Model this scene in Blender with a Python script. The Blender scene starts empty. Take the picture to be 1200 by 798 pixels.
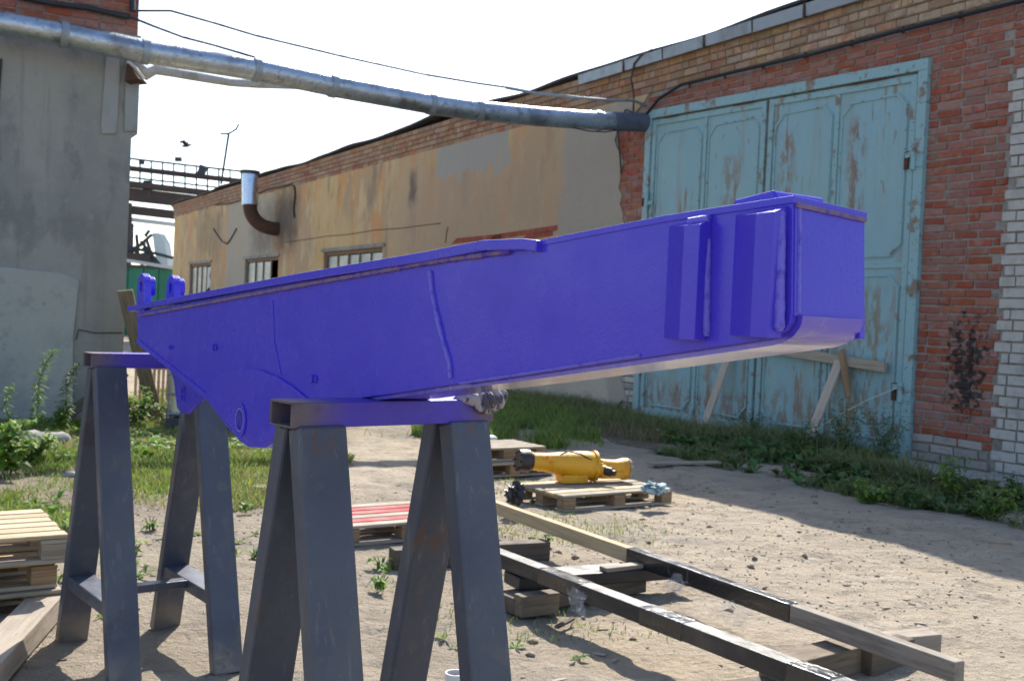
import bpy, bmesh, math, random
import numpy as np
from math import sin, cos, radians, pi, tan, atan, atan2, sqrt
from mathutils import Vector as V, Matrix
from mathutils.geometry import tessellate_polygon
random.seed(7); rng = np.random.default_rng(7)
sc = bpy.context.scene
COL = sc.collection
# ------------------------------------------------------------------ camera
F, CX, CY, CAMH = 1260.0, 600.0, 399.0, 1.25
th = atan(24 / F); ph = radians(2.58)
r0 = V((1, 0, 0)); w0 = V((0, cos(th), -sin(th))); u0 = V((0, sin(th), cos(th)))
RT = r0 * cos(ph) + u0 * sin(ph); UP = u0 * cos(ph) - r0 * sin(ph)
cam = bpy.data.cameras.new('camera'); co = bpy.data.objects.new('camera', cam); COL.objects.link(co)
mw = Matrix.Identity(4)
for i in range(3):
    mw[i][0] = RT[i]; mw[i][1] = UP[i]; mw[i][2] = -w0[i]
mw[2][3] = CAMH
co.matrix_world = mw
cam.sensor_width = 36; cam.lens = F / 1200 * 36; cam.clip_start = .05; cam.clip_end = 3000
cam.dof.use_dof = True; cam.dof.focus_distance = 2.0; cam.dof.aperture_fstop = 11
sc.camera = co
# ------------------------------------------------------------------ light
SUN_EL, SUN_AZ = radians(42.6), radians(7)          # azimuth clockwise from +Y
wd = bpy.data.worlds.new('World'); sc.world = wd; wd.use_nodes = True
nt = wd.node_tree
sky = nt.nodes.new('ShaderNodeTexSky'); sky.sky_type = 'NISHITA'; sky.sun_disc = False
sky.sun_elevation = SUN_EL; sky.sun_rotation = SUN_AZ
sky.air_density = 1.0; sky.dust_density = 1.2; sky.ozone_density = 1.5
nt.links.new(sky.outputs[0], nt.nodes['Background'].inputs[0])
nt.nodes['Background'].inputs[1].default_value = 0.148
sl = bpy.data.lights.new('sun', 'SUN'); sl.energy = 4.6; sl.angle = radians(.53); sl.color = (1, .95, .87)
so = bpy.data.objects.new('sun', sl); COL.objects.link(so)
sd = V((sin(SUN_AZ) * cos(SUN_EL), cos(SUN_AZ) * cos(SUN_EL), sin(SUN_EL)))
so.rotation_euler = sd.to_track_quat('Z', 'Y').to_euler(); so.location = (0, 0, 20)
sc.view_settings.view_transform = 'Standard'; sc.view_settings.look = 'None'
sc.view_settings.exposure = 0.86; sc.view_settings.gamma = 1
sc.render.engine = 'CYCLES'; sc.cycles.max_bounces = 6; sc.cycles.transparent_max_bounces = 8
sc.cycles.use_denoising = True

# ------------------------------------------------------------------ survey helpers (photo pixel -> point on a known real plane)
def ray(x, y): return RT * ((x - CX) / F) - UP * ((y - CY) / F) + w0
def on_plane(x, y, p, n):
    d = ray(x, y); c = V((0, 0, CAMH)); n = V(n)
    return c + d * ((V(p) - c).dot(n) / d.dot(n))
def gnd(x, y, z=0): return on_plane(x, y, (0, 0, z), (0, 0, 1))
def at_dist(x, y, Y): return on_plane(x, y, (0, Y, 0), (0, 1, 0))
Ax = radians(30.08)
DD = V((-sin(Ax), cos(Ax), 0)); NN = V((-cos(Ax), -sin(Ax), 0))
P0 = on_plane(1128, 400, (0, 9.92, 0), (0, 1, 0)); P0.z = 0
# ------------------------------------------------------------------ object helpers
def thing(name, label, cat, loc=(0, 0, 0), rz=0, group=None):
    o = bpy.data.objects.new(name, None); COL.objects.link(o)
    o.empty_display_size = .1
    o.location = loc; o.rotation_euler = (0, 0, rz); tag(o, label, cat, group); return o
def tag(o, label, cat, group=None):
    o['label'] = label; o['category'] = cat
    if group: o['group'] = group
    return o
class MB:
    def __init__(s): s.v = []; s.f = []
    def add(s, vs, fs):
        n = len(s.v); s.v += [V(p) for p in vs]; s.f += [tuple(i + n for i in f) for f in fs]; return s
    def par(s, o, a, b, c):
        o, a, b, c = V(o), V(a), V(b), V(c)
        if a.cross(b).dot(c) < 0: a, b = b, a
        return s.add([o, o+a, o+a+b, o+b, o+c, o+a+c, o+a+b+c, o+b+c],
                     [(3, 2, 1, 0), (4, 5, 6, 7), (0, 1, 5, 4), (1, 2, 6, 5), (2, 3, 7, 6), (3, 0, 4, 7)])
    def box(s, c, size, rot=None):
        x, y, z = size; R = rot or Matrix.Identity(3); c = V(c)
        a, b, d = R @ V((x, 0, 0)), R @ V((0, y, 0)), R @ V((0, 0, z))
        return s.par(c - (a + b + d) / 2, a, b, d)
    def beam(s, p, q, wv, hv):
        """bar from p to q (centre of one section), section spanned by vectors wv and hv"""
        p, q, wv, hv = V(p), V(q), V(wv), V(hv)
        return s.par(p - wv / 2 - hv / 2, q - p, wv, hv)
    def prism(s, loops, fn, d0, d1):
        """loops of 2D points (outer first, then holes); fn(u, v, d) -> point"""
        pts = [p for l in loops for p in l]; n = len(pts)
        tris = tessellate_polygon([[V((p[0], p[1], 0)) for p in l] for l in loops])
        fs = [tuple(t) for t in tris] + [tuple(i + n for i in t[::-1]) for t in tris]
        k = 0
        for l in loops:
            m = len(l)
            for i in range(m):
                j = (i + 1) % m; fs.append((k+i, k+j, k+j+n, k+i+n))
            k += m
        return s.add([fn(p[0], p[1], d0) for p in pts] + [fn(p[0], p[1], d1) for p in pts], fs)
    def tube(s, pts, r, n=10, caps=True):
        pts = [V(p) for p in pts]; m = len(pts); rs = r if isinstance(r, (list, tuple)) else [r] * m
        vs = []; up = V((0, 0, 1)); prev = None
        for i, p in enumerate(pts):
            t = (pts[min(i+1, m-1)] - pts[max(i-1, 0)]).normalized()
            a = prev - t * prev.dot(t) if prev else t.cross(up if abs(t.z) < .95 else V((1, 0, 0)))
            a.normalize(); b = t.cross(a); prev = a
            for k in range(n): vs.append(p + (a * cos(2*pi*k/n) + b * sin(2*pi*k/n)) * rs[i])
        fs = [(i*n+k, i*n+(k+1) % n, (i+1)*n+(k+1) % n, (i+1)*n+k) for i in range(m-1) for k in range(n)]
        if caps: fs += [tuple(range(n))[::-1], tuple((m-1)*n+k for k in range(n))]
        return s.add(vs, fs)
    def lathe(s, prof, o, axis, n=20):
        o = V(o); axis = V(axis).normalized()
        return s.tube([o + axis * (t + i*1e-5) for i, (t, r) in enumerate(prof)], [r for t, r in prof], n)
    def mesh(s, name, mat, smooth=None, fix=True):
        me = bpy.data.meshes.new(name); me.from_pydata([tuple(p) for p in s.v], [], s.f); 
        if fix:
            b = bmesh.new(); b.from_mesh(me); bmesh.ops.recalc_face_normals(b, faces=b.faces[:]); b.to_mesh(me); b.free()
        me.materials.append(mat)
        if smooth is not None:
            me.shade_smooth(); me.set_sharp_from_angle(angle=radians(smooth))
        return me
    def build(s, name, mat, parent=None, smooth=None, bevel=0, world=True, seg=2):
        """world=True: vertices are world points and an un-rotated parent thing is allowed for"""
        if parent is not None and world:
            off = root(parent).location; s.v = [p - off for p in s.v]
        o = link(name, s.mesh(name, mat, smooth), parent)
        if bevel:
            m = o.modifiers.new('bevel', 'BEVEL'); m.width = bevel; m.segments = seg; m.limit_method = 'ANGLE'; m.angle_limit = radians(35)
        return o
def root(o):
    while o.parent: o = o.parent
    return o
def link(name, me, parent=None, loc=None, rot=None):
    o = bpy.data.objects.new(name, me); COL.objects.link(o); o.parent = parent
    if loc is not None: o.location = loc
    if rot is not None: o.rotation_euler = rot
    return o
def np_mesh(name, verts, quads, mat, parent=None, kind=None, tri=False):
    me = bpy.data.meshes.new(name); k = 3 if tri else 4
    me.vertices.add(len(verts)); me.vertices.foreach_set('co', np.asarray(verts, dtype=np.float32).ravel())
    me.loops.add(len(quads) * k); me.loops.foreach_set('vertex_index', np.asarray(quads, dtype=np.int32).ravel())
    me.polygons.add(len(quads)); me.polygons.foreach_set('loop_start', np.arange(len(quads), dtype=np.int32) * k)
    me.update(calc_edges=True); me.materials.append(mat)
    o = link(name, me, parent)
    if kind: o['kind'] = kind
    return o
# ------------------------------------------------------------------ materials
def mat(name, col, rough=.7, metal=0, layers=(), bump=None, rnd=0, island=0, coat=0, pos=False, spec=.5, hue=0, trans=0):
    m = bpy.data.materials.new(name); m.use_nodes = True; t = m.node_tree; N, L = t.nodes, t.links
    bs = N['Principled BSDF']
    tc = N.new('ShaderNodeTexCoord'); geo = N.new('ShaderNodeNewGeometry')
    src = geo.outputs['Position'] if pos else tc.outputs['Object']
    oi = N.new('ShaderNodeObjectInfo')
    if not pos:                                   # shift the pattern from object to object
        vm = N.new('ShaderNodeVectorMath'); vm.operation = 'MULTIPLY_ADD'
        cb = N.new('ShaderNodeCombineXYZ')
        for i in range(3): L.new(oi.outputs['Random'], cb.inputs[i])
        L.new(cb.outputs[0], vm.inputs[0]); vm.inputs[1].default_value = (37, 53, 71) if rnd else (0, 0, 0); L.new(src, vm.inputs[2]); nsrc = vm.outputs[0]
    else: nsrc = src
    def noise(scale, stretch=(1, 1, 1), detail=5, r=.6, dist=0):
        mp = N.new('ShaderNodeMapping'); L.new(nsrc, mp.inputs[0]); mp.inputs['Scale'].default_value = stretch
        n = N.new('ShaderNodeTexNoise'); n.inputs['Scale'].default_value = scale; n.inputs['Detail'].default_value = detail
        n.inputs['Roughness'].default_value = r; n.inputs['Distortion'].default_value = dist
        L.new(mp.outputs[0], n.inputs[0]); return n.outputs[0]
    def rng_(v, lo, hi, a=0, b=1, smooth=True):
        mr = N.new('ShaderNodeMapRange'); mr.interpolation_type = 'SMOOTHSTEP' if smooth else 'LINEAR'
        mr.inputs[1].default_value = lo; mr.inputs[2].default_value = hi; mr.inputs[3].default_value = a; mr.inputs[4].default_value = b
        L.new(v, mr.inputs[0]); return mr.outputs[0]
    def mul(a, b):
        x = N.new('ShaderNodeMath'); x.operation = 'MULTIPLY'; L.new(a, x.inputs[0])
        if isinstance(b, (int, float)): x.inputs[1].default_value = b
        else: L.new(b, x.inputs[1])
        return x.outputs[0]
    rgb = N.new('ShaderNodeRGB'); rgb.outputs[0].default_value = (*col, 1); cur = rgb.outputs[0]
    facs = []
    for l in layers:
        l = list(l); nz = l[0] == 'boxn'; hy = l[0] == 'boxy'
        if nz or hy: l[0] = 'box'
        if l[0] == 'n':        # ('n', scale, stretch, lo, hi, colour, amount)
            f = mul(rng_(noise(l[1], l[2]), l[3], l[4]), l[6]); c = l[5]
        elif l[0] == 'box':    # ('box', x0, x1, z0, z1, soft, wobble, colour, amount)
            sx = N.new('ShaderNodeSeparateXYZ'); L.new(src, sx.inputs[0])
            def wob(o, sc_):
                n = noise(sc_); a = N.new('ShaderNodeMath'); a.operation = 'MULTIPLY_ADD'; L.new(n, a.inputs[0]); a.inputs[1].default_value = l[6]
                L.new(o, a.inputs[2]); b = N.new('ShaderNodeMath'); b.operation = 'SUBTRACT'; L.new(a.outputs[0], b.inputs[0]); b.inputs[1].default_value = l[6] * .5; return b.outputs[0]
            X, Z = wob(sx.outputs[0], 2.3), wob(sx.outputs[1 if hy else 2], 2.9)
            f = mul(mul(rng_(X, l[1]-l[5], l[1]+l[5]), rng_(X, l[2]-l[5], l[2]+l[5], 1, 0)),
                    mul(rng_(Z, l[3]-l[5], l[3]+l[5]), rng_(Z, l[4]-l[5], l[4]+l[5], 1, 0)))
            f = mul(f, l[8]); c = l[7]
            if nz: f = mul(f, rng_(noise(9, (1.3, 1, .45), 7, .7), .44, .56))
        elif l[0] == 'tar':    # spilled tar on the wall round s, z: ('tar', s, z, rs, rz)
            def dotc(vx, vz, ofs, rad):
                d = N.new('ShaderNodeVectorMath'); d.operation = 'DOT_PRODUCT'; L.new(geo.outputs['Position'], d.inputs[0]); d.inputs[1].default_value = (vx[0], vx[1], vz)
                a = N.new('ShaderNodeMath'); a.operation = 'SUBTRACT'; L.new(d.outputs['Value'], a.inputs[0]); a.inputs[1].default_value = ofs
                b = N.new('ShaderNodeMath'); b.operation = 'DIVIDE'; L.new(a.outputs[0], b.inputs[0]); b.inputs[1].default_value = rad
                c2 = N.new('ShaderNodeMath'); c2.operation = 'MULTIPLY'; L.new(b.outputs[0], c2.inputs[0]); L.new(b.outputs[0], c2.inputs[1]); return c2.outputs[0]
            sm = N.new('ShaderNodeMath'); sm.operation = 'ADD'; L.new(dotc(DD, 0, P0.dot(DD) + l[1], l[3]), sm.inputs[0]); L.new(dotc((0, 0), 1, l[2], l[4]), sm.inputs[1])
            nn = N.new('ShaderNodeTexNoise'); nn.inputs['Scale'].default_value = 15; nn.inputs['Detail'].default_value = 6; nn.inputs['Roughness'].default_value = .68; L.new(geo.outputs['Position'], nn.inputs[0])
            k = N.new('ShaderNodeMath'); k.operation = 'MULTIPLY_ADD'; L.new(sm.outputs[0], k.inputs[0]); k.inputs[1].default_value = .16; L.new(nn.outputs[0], k.inputs[2])
            f = mul(rng_(k.outputs[0], .52, .63, 1, 0), .9); c = (.013, .012, .013)
        mx = N.new('ShaderNodeMix'); mx.data_type = 'RGBA'; L.new(f, mx.inputs[0]); L.new(cur, mx.inputs[6]); mx.inputs[7].default_value = (*c, 1)
        cur = mx.outputs[2]; facs.append(f)
    if rnd or island:
        hs = N.new('ShaderNodeHueSaturation'); L.new(cur, hs.inputs['Color'])
        r_ = oi.outputs['Random'] if rnd else geo.outputs['Random Per Island']; k = rnd or island
        L.new(rng_(r_, 0, 1, 1-k, 1+k, False), hs.inputs['Value'])
        if hue:
            x = N.new('ShaderNodeMath'); x.operation = 'FRACT'; L.new(mul(r_, 7.31), x.inputs[0])
            L.new(rng_(x.outputs[0], 0, 1, .5-hue, .5+hue, False), hs.inputs['Hue'])
            y = N.new('ShaderNodeMath'); y.operation = 'FRACT'; L.new(mul(r_, 23.7), y.inputs[0])
            L.new(rng_(y.outputs[0], 0, 1, .75, 1.15, False), hs.inputs['Saturation'])
        cur = hs.outputs[0]
    L.new(cur, bs.inputs['Base Color']); bs.inputs['Metallic'].default_value = metal
    bs.inputs['Specular IOR Level'].default_value = spec; bs.inputs['Coat Weight'].default_value = coat; bs.inputs['Coat Roughness'].default_value = .12
    rn = noise(9, detail=3); L.new(rng_(rn, .3, .7, max(0, rough-.09), min(1, rough+.09)), bs.inputs['Roughness'])
    if bump:                   # list of (scale, distance)
        last = None
        for sc_, d in bump:
            b = N.new('ShaderNodeBump'); b.inputs['Strength'].default_value = 1; b.inputs['Distance'].default_value = d
            L.new(noise(sc_, detail=6), b.inputs['Height'])
            if last: L.new(last, b.inputs['Normal'])
            last = b.outputs[0]
        L.new(last, bs.inputs['Normal'])
    if trans:
        tr = N.new('ShaderNodeBsdfTranslucent'); L.new(cur, tr.inputs[0]); ms = N.new('ShaderNodeMixShader'); ms.inputs[0].default_value = trans
        L.new(bs.outputs[0], ms.inputs[1]); L.new(tr.outputs[0], ms.inputs[2]); L.new(ms.outputs[0], N['Material Output'].inputs[0])
    return m
I3 = (1, 1, 1)
sand = mat('sandy_ground', (.42, .35, .262), .95, pos=True, layers=[
    ('n', .35, I3, .45, .7, (.46, .35, .22), .7), ('n', 1.7, I3, .5, .66, (.29, .245, .185), .65), ('n', 2.6, (.5, 2.2, 1), .5, .66, (.50, .43, .335), .6), ('n', .9, I3, .56, .68, (.31, .275, .225), .7), ('n', 6, (1, 1, 1), .56, .66, (.30, .25, .19), .5),
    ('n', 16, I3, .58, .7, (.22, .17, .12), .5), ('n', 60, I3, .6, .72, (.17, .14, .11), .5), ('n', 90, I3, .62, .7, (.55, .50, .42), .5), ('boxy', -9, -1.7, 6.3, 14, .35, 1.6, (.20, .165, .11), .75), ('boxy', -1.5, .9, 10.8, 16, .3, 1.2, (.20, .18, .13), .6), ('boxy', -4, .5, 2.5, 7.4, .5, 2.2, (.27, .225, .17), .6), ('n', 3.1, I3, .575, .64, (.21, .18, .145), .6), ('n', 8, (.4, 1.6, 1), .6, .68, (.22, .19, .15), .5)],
    bump=[(5, .06), (28, .03), (120, .008)], spec=.2)
soil = mat('dark_soil', (.13, .105, .075), .97, pos=True, layers=[('n', 6, I3, .45, .65, (.22, .18, .13), .8), ('n', 40, I3, .5, .7, (.07, .06, .045), .7)], bump=[(14, .03), (70, .01)], spec=.2)
track = mat('trodden_path', (.30, .255, .20), .95, pos=True, layers=[('n', 3, I3, .45, .65, (.22, .19, .15), .8), ('n', 40, I3, .55, .7, (.14, .12, .1), .6)], bump=[(9, .02), (60, .008)], spec=.2)
PL = (.54, .39, .19)
plaster = mat('ochre_plaster', PL, .93, layers=[
    ('n', .45, (1, 1, .7), .44, .58, (.43, .30, .18), .9), ('n', 1.3, (1.3, 1, .45), .5, .62, (.58, .29, .10), .8),
    ('n', 2.6, (1, 1, .5), .52, .64, (.58, .45, .26), .75), ('n', 1.2, (1.6, 1, .5), .54, .66, (.26, .19, .13), .75),
    ('box', 5.0, 13.2, .5, 4.4, 1.2, .8, (.385, .285, .20), .8),
    ('box', 8.6, 11.2, 3.75, 4.5, .03, 1.3, (.33, .32, .29), .95), ('box', 5.3, 7.0, 1.6, 4.3, .12, .8, (.32, .30, .27), .8),
    ('box', 20.8, 25.3, 1.0, 4.4, .3, 1.2, (.38, .345, .28), .85), ('box', 19.6, 22.6, 2.8, 3.9, .6, 1.6, (.13, .105, .085), .7), ('box', 18.9, 20.6, 2.8, 4.2, .45, .9, (.10, .08, .065), .85), ('box', 26.0, 28.8, 2.8, 4.2, .4, 1.4, (.17, .14, .11), .5),
    ('box', 12.15, 12.35, 3.35, 3.95, .14, .55, (.10, .08, .07), .9), ('box', 14.3, 14.5, 3.4, 3.95, .16, .5, (.22, .17, .12), .7),
    ('box', -3, 40, -.2, 1.15, .12, .5, (.36, .33, .29), .95), ('box', 5.6, 8.2, .2, 1.0, .1, .6, (.50, .45, .38), .8),
    ('n', 30, I3, .6, .75, (.2, .16, .12), .4)], bump=[(1.5, .03), (14, .008), (70, .003)])
mortar = mat('grey_mortar', (.30, .27, .24), .97, layers=[('n', 8, I3, .45, .65, (.17, .145, .125), .8), ('n', 1.2, I3, .5, .66, (.36, .33, .30), .7), ('tar', -.05, 1.02, .24, .5)], bump=[(40, .012), (9, .01)])
redbrick = mat('red_brick', (.285, .088, .056), .9, rnd=.15, hue=.006, layers=[('n', 22, I3, .5, .7, (.35, .14, .09), .7), ('n', 9, I3, .5, .68, (.27, .20, .17), .7), ('n', 60, I3, .6, .7, (.14, .07, .06), .6), ('tar', -.05, 1.02, .24, .5)], bump=[(50, .004), (18, .004)])
redbrick_far = mat('red_brick_far', (.28, .09, .06), .9, island=.17, hue=.008, layers=[('n', 12, I3, .5, .7, (.40, .15, .09), .7), ('n', 5, I3, .5, .68, (.27, .2, .17), .5)], bump=[(40, .004)])
whitebrick = mat('silicate_brick', (.43, .41, .38), .9, rnd=.2, layers=[('n', 14, I3, .5, .7, (.33, .30, .26), .8), ('n', 4, I3, .5, .66, (.27, .25, .22), .6), ('n', 50, I3, .6, .72, (.22, .2, .18), .5), ('tar', -.05, 1.02, .24, .5)], bump=[(60, .003), (14, .004)])
greybrick = mat('plinth_brick', (.30, .275, .25), .93, rnd=.18, layers=[('n', 14, I3, .5, .7, (.2, .18, .15), .7)], bump=[(40, .006)])
cornbrick = mat('ochre_cornice_brick', (.33, .20, .12), .92, island=.2, hue=.012, layers=[('n', .9, I3, .46, .6, (.29, .12, .075), .85), ('n', 12, I3, .5, .7, (.42, .32, .22), .5)], bump=[(30, .005)])
cornbrick1 = mat('ochre_cornice_brick_near', (.36, .245, .155), .92, rnd=.22, hue=.012, layers=[('n', 9, I3, .46, .62, (.30, .15, .10), .8), ('n', 22, I3, .5, .7, (.52, .43, .31), .5)], bump=[(30, .005)])
bitumen = mat('roof_bitumen', (.035, .036, .04), .8, layers=[('n', 4, I3, .5, .7, (.09, .09, .09), .7)], bump=[(12, .02)])
zinc = mat('weathered_zinc', (.30, .34, .38), .5, metal=.55, layers=[('n', 3, (1, 1, .4), .5, .7, (.20, .21, .22), .8), ('n', 9, I3, .6, .7, (.22, .13, .08), .5)], bump=[(3, .01)])
galv = mat('bright_galvanised', (.62, .66, .72), .28, metal=.95, layers=[('n', 8, I3, .5, .7, (.45, .48, .53), .6)])
pipemat = mat('aluminium_cladding', (.42, .46, .52), .36, metal=.85, pos=True, layers=[('n', 3.5, I3, .48, .66, (.22, .235, .26), .85), ('n', 16, I3, .55, .68, (.16, .16, .17), .6), ('n', 7, I3, .62, .72, (.26, .15, .09), .6)], bump=[(6, .012), (30, .004)])
pipewhite = mat('white_wrap', (.52, .51, .48), .8, pos=True, layers=[('n', 5, I3, .5, .65, (.3, .28, .25), .8)], bump=[(9, .03)])
concrete = mat('grey_render', (.25, .245, .225), .95, layers=[('n', .7, I3, .44, .6, (.32, .305, .27), .9), ('n', 2.2, (1, 1, .6), .5, .62, (.175, .175, .17), .7), ('n', 2.0, (4, 1, .2), .56, .7, (.16, .155, .15), .5),
    ('n', 12, I3, .55, .7, (.35, .335, .30), .4), ('box', -.6, .42, -.1, 2.0, .25, .5, (.235, .215, .18), .6), ('n', 90, I3, .6, .7, (.12, .12, .12), .5)], bump=[(2.5, .03), (22, .008), (90, .003)])
concrete2 = mat('pale_cement_patch', (.37, .36, .325), .95, layers=[('n', 1.5, I3, .45, .66, (.29, .29, .28), .9), ('n', 9, I3, .52, .7, (.24, .24, .23), .5), ('n', 1.2, (6, 1, 6), .62, .7, (.16, .16, .16), .5)], bump=[(4, .02), (40, .006)])
concrete3 = mat('render_strip_grey', (.31, .31, .30), .95, layers=[('n', 3, (1, 1, .4), .45, .66, (.22, .22, .21), .9)], bump=[(20, .006)])
slabm = mat('broken_concrete', (.34, .325, .30), .95, pos=True, layers=[('n', 6, I3, .5, .7, (.23, .215, .19), .8)], bump=[(20, .01)])
gatep = mat('gate_paint', (.24, .40, .45), .62, layers=[
    ('n', 1.3, (1, 1, .7), .45, .7, (.27, .43, .45), .7), ('n', 2.6, (2.5, 1, .35), .575, .66, (.25, .14, .06), .8), ('n', 11, (1.2, 1, .45), .63, .69, (.25, .14, .07), .6), ('n', 1.1, (4, 1, .3), .52, .68, (.27, .27, .22), .5),
    ('n', 30, I3, .62, .68, (.36, .45, .44), .6),
    ('boxn', 1.28, 1.44, 1.8, 3.45, .1, .25, (.21, .10, .045), .85), ('boxn', 2.25, 2.45, 2.5, 3.42, .12, .3, (.22, .11, .05), .8), ('boxn', 3.1, 3.4, 2.7, 3.3, .08, .4, (.24, .13, .06), .6), ('boxn', .75, 1.7, .5, 1.75, .18, .7, (.24, .185, .11), .75),
    ('boxn', 2.58, 2.78, .1, 3.9, .04, .12, (.20, .10, .05), .6), ('boxn', .5, 4.9, .0, .55, .18, .4, (.22, .12, .06), .7), ('boxn', 3.3, 3.65, .4, 1.6, .1, .4, (.25, .17, .10), .6)], bump=[(30, .002), (3, .008)])
gated = mat('gate_frame_paint', (.25, .41, .44), .65, layers=[('n', 5, I3, .55, .66, (.20, .10, .05), .8), ('n', 25, I3, .6, .66, (.12, .07, .045), .7)], bump=[(20, .003)])
rust = mat('dark_rust', (.07, .035, .022), .9, pos=True, layers=[('n', 9, I3, .5, .7, (.14, .06, .03), .8)], bump=[(20, .006)])
ruststeel = mat('rusty_steelwork', (.06, .045, .042), .85, pos=True, layers=[('n', 2, I3, .5, .7, (.10, .055, .042), .8)])
sleevem = mat('painted_sleeve', (.085, .105, .15), .6, pos=True, layers=[('n', 5, I3, .5, .7, (.05, .055, .07), .7)])
darksteel = mat('dark_steelwork', (.045, .05, .06), .7, pos=True)
BL = (.060, .038, .55)
paint = mat('violet_blue_paint', BL, .27, layers=[('n', 3, I3, .45, .7, (.075, .05, .57), .6), ('n', 9, (1, 1, 1), .55, .75, (.05, .03, .47), .5), ('n', 260, I3, .66, .7, (.14, .12, .5), .35)], bump=[(220, .0006), (6, .0011)], coat=.15, spec=.35)
paintg = mat('glossy_violet_underside', BL, .2, layers=[('n', 6, (1, 1, 1), .5, .7, (.12, .09, .5), .5), ('n', 30, (.3, 2, 1), .58, .7, (.2, .17, .45), .5)], bump=[(7, .003), (90, .0008)], coat=1.0, spec=.8)
weldp = mat('painted_weld', (.17, .14, .66), .4, layers=[('n', 60, I3, .5, .7, (.05, .03, .42), .7)], bump=[(150, .004), (40, .003)], spec=.35)
primer = mat('dusty_primer_weld', (.20, .13, .24), .75, layers=[('n', 40, I3, .45, .65, (.07, .035, .36), .9)], bump=[(120, .003)])
rustweld = mat('rusty_weld', (.13, .075, .055), .8, layers=[('n', 60, I3, .5, .7, (.06, .05, .06), .8)], bump=[(120, .003)])
under = mat('pale_reflection_underside', (.33, .285, .30), .5, layers=[('n', 2.5, I3, .5, .7, (.26, .21, .33), .8), ('n', 14, (.4, 3, 1), .55, .7, (.2, .16, .34), .5), ('n', 3, (3, 1, 1), .55, .7, (.38, .34, .30), .7)], bump=[(40, .001)])  # unused; pale tone paints in the sunlit ground mirrored by the underside
steel = mat('primed_grey_steel', (.070, .079, .106), .44, pos=True, layers=[('n', 2.2, (1.5, 1.5, .5), .5, .62, (.105, .105, .12), .6), ('n', 9, (1, 1, .5), .63, .69, (.13, .065, .04), .65), ('box', -9, 9, -.2, .09, .06, .14, (.27, .22, .17), .65), ('n', 55, (1, 1, .12), .60, .68, (.15, .15, .17), .5), ('n', 6, I3, .6, .68, (.06, .045, .05), .6), ('n', 3.5, I3, .45, .7, (.055, .062, .09), .8), ('n', 14, I3, .52, .68, (.10, .10, .108), .7), ('n', 26, (1, 1, .4), .62, .7, (.12, .075, .05), .6), ('n', 7, (3, 3, .5), .62, .7, (.13, .14, .16), .5), ('n', 90, I3, .66, .72, (.16, .16, .17), .5)], bump=[(160, .0008), (20, .001)], metal=.2, spec=.4)
rail = mat('oversprayed_rail', (.14, .11, .125), .5, layers=[('n', 20, I3, .5, .7, (.09, .06, .055), .8), ('box', -.17, .20, -1, 2, .07, .16, (.068, .045, .43), .9), ('n', 9, (.3, 1, 1), .52, .7, (.10, .06, .16), .5), ('n', 30, (.3, 1, 1), .6, .7, (.15, .10, .16), .4)], bump=[(90, .001)], metal=.15, spec=.35)
def wood(n, c, d, r=.85, rnd=.15, st=(1.2, 14, 14), x=()):
    return mat(n, c, r, rnd=rnd, layers=[('n', 3, st, .4, .66, d, .85), ('n', 9, st, .55, .7, tuple(k * .5 for k in c), .5), *x], bump=[(30, .002), (6, .003)])
palew = wood('pale_pallet_wood', (.56, .43, .27), (.42, .30, .17))
greyw = wood('weathered_pallet_wood', (.36, .30, .22), (.23, .185, .13))
redw = wood('red_stained_board', (.50, .035, .05), (.42, .16, .13), x=[('n', 4, (1, 1, 1), .6, .7, (.4, .3, .2), .6)])
blockw = wood('pallet_block_wood', (.30, .20, .11), (.2, .12, .07))
plankw = wood('grey_plank', (.36, .30, .23), (.26, .21, .16))
propw = wood('pale_plank', (.46, .39, .32), (.34, .28, .22))
brownw = wood('brown_old_board', (.20, .15, .10), (.11, .08, .055))
darkw = wood('dark_plank', (.12, .09, .065), (.07, .055, .04))
beamw = wood('new_timber', (.60, .46, .27), (.46, .33, .18), st=(1, 22, 22))
beamg = wood('grey_timber', (.33, .28, .22), (.20, .17, .135))  # grey wood, colour darkened to carry the shade of its backlit face
blackb = mat('tarred_timber', (.022, .021, .023), .42, rnd=.1, layers=[('n', 3, (1, 12, 12), .5, .7, (.05, .045, .042), .8), ('n', 1.5, I3, .55, .68, (.11, .09, .07), .6)], bump=[(8, .004), (60, .001)])
filmb = mat('black_stretch_film', (.018, .018, .02), .16, layers=[('n', 4, (1, 8, 8), .55, .7, (.07, .065, .06), .6)], bump=[(14, .01), (60, .002)], coat=.6)
yellow = mat('yellow_machine_paint', (.74, .36, .014), .5, layers=[('n', 9, I3, .52, .68, (.55, .21, .012), .7), ('n', 14, I3, .64, .69, (.09, .05, .02), .8), ('n', 40, I3, .66, .7, (.75, .5, .2), .5)], bump=[(14, .006), (60, .002)])
blackm = mat('greasy_black_iron', (.03, .022, .02), .45, layers=[('n', 20, I3, .5, .7, (.10, .045, .03), .7)], bump=[(30, .006)])
leafm = mat('weed_leaf', (.17, .28, .045), .6, island=.35, hue=.03, trans=.35, spec=.25)
leafd = mat('dark_weed_leaf', (.10, .17, .05), .65, island=.35, hue=.025, trans=.3, spec=.25)
stemm = mat('weed_stem', (.10, .13, .04), .7, pos=True)
grassm = mat('grass_blades', (.23, .29, .06), .65, island=.4, hue=.05, trans=.4, spec=.2)
dryg = mat('dry_grass', (.42, .34, .17), .8, island=.3, hue=.02, trans=.3, spec=.2)
stonem = mat('pebbles', (.30, .26, .21), .95, island=.45, pos=True, bump=[(60, .004)])
blackr = mat('black_cable', (.02, .02, .024), .6)
clothg = mat('grey_knit', (.36, .34, .33), .95, layers=[('n', 38, (1, 1, .5), .48, .54, (.06, .05, .06), .9)], bump=[(150, .004), (30, .006)])
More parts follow.
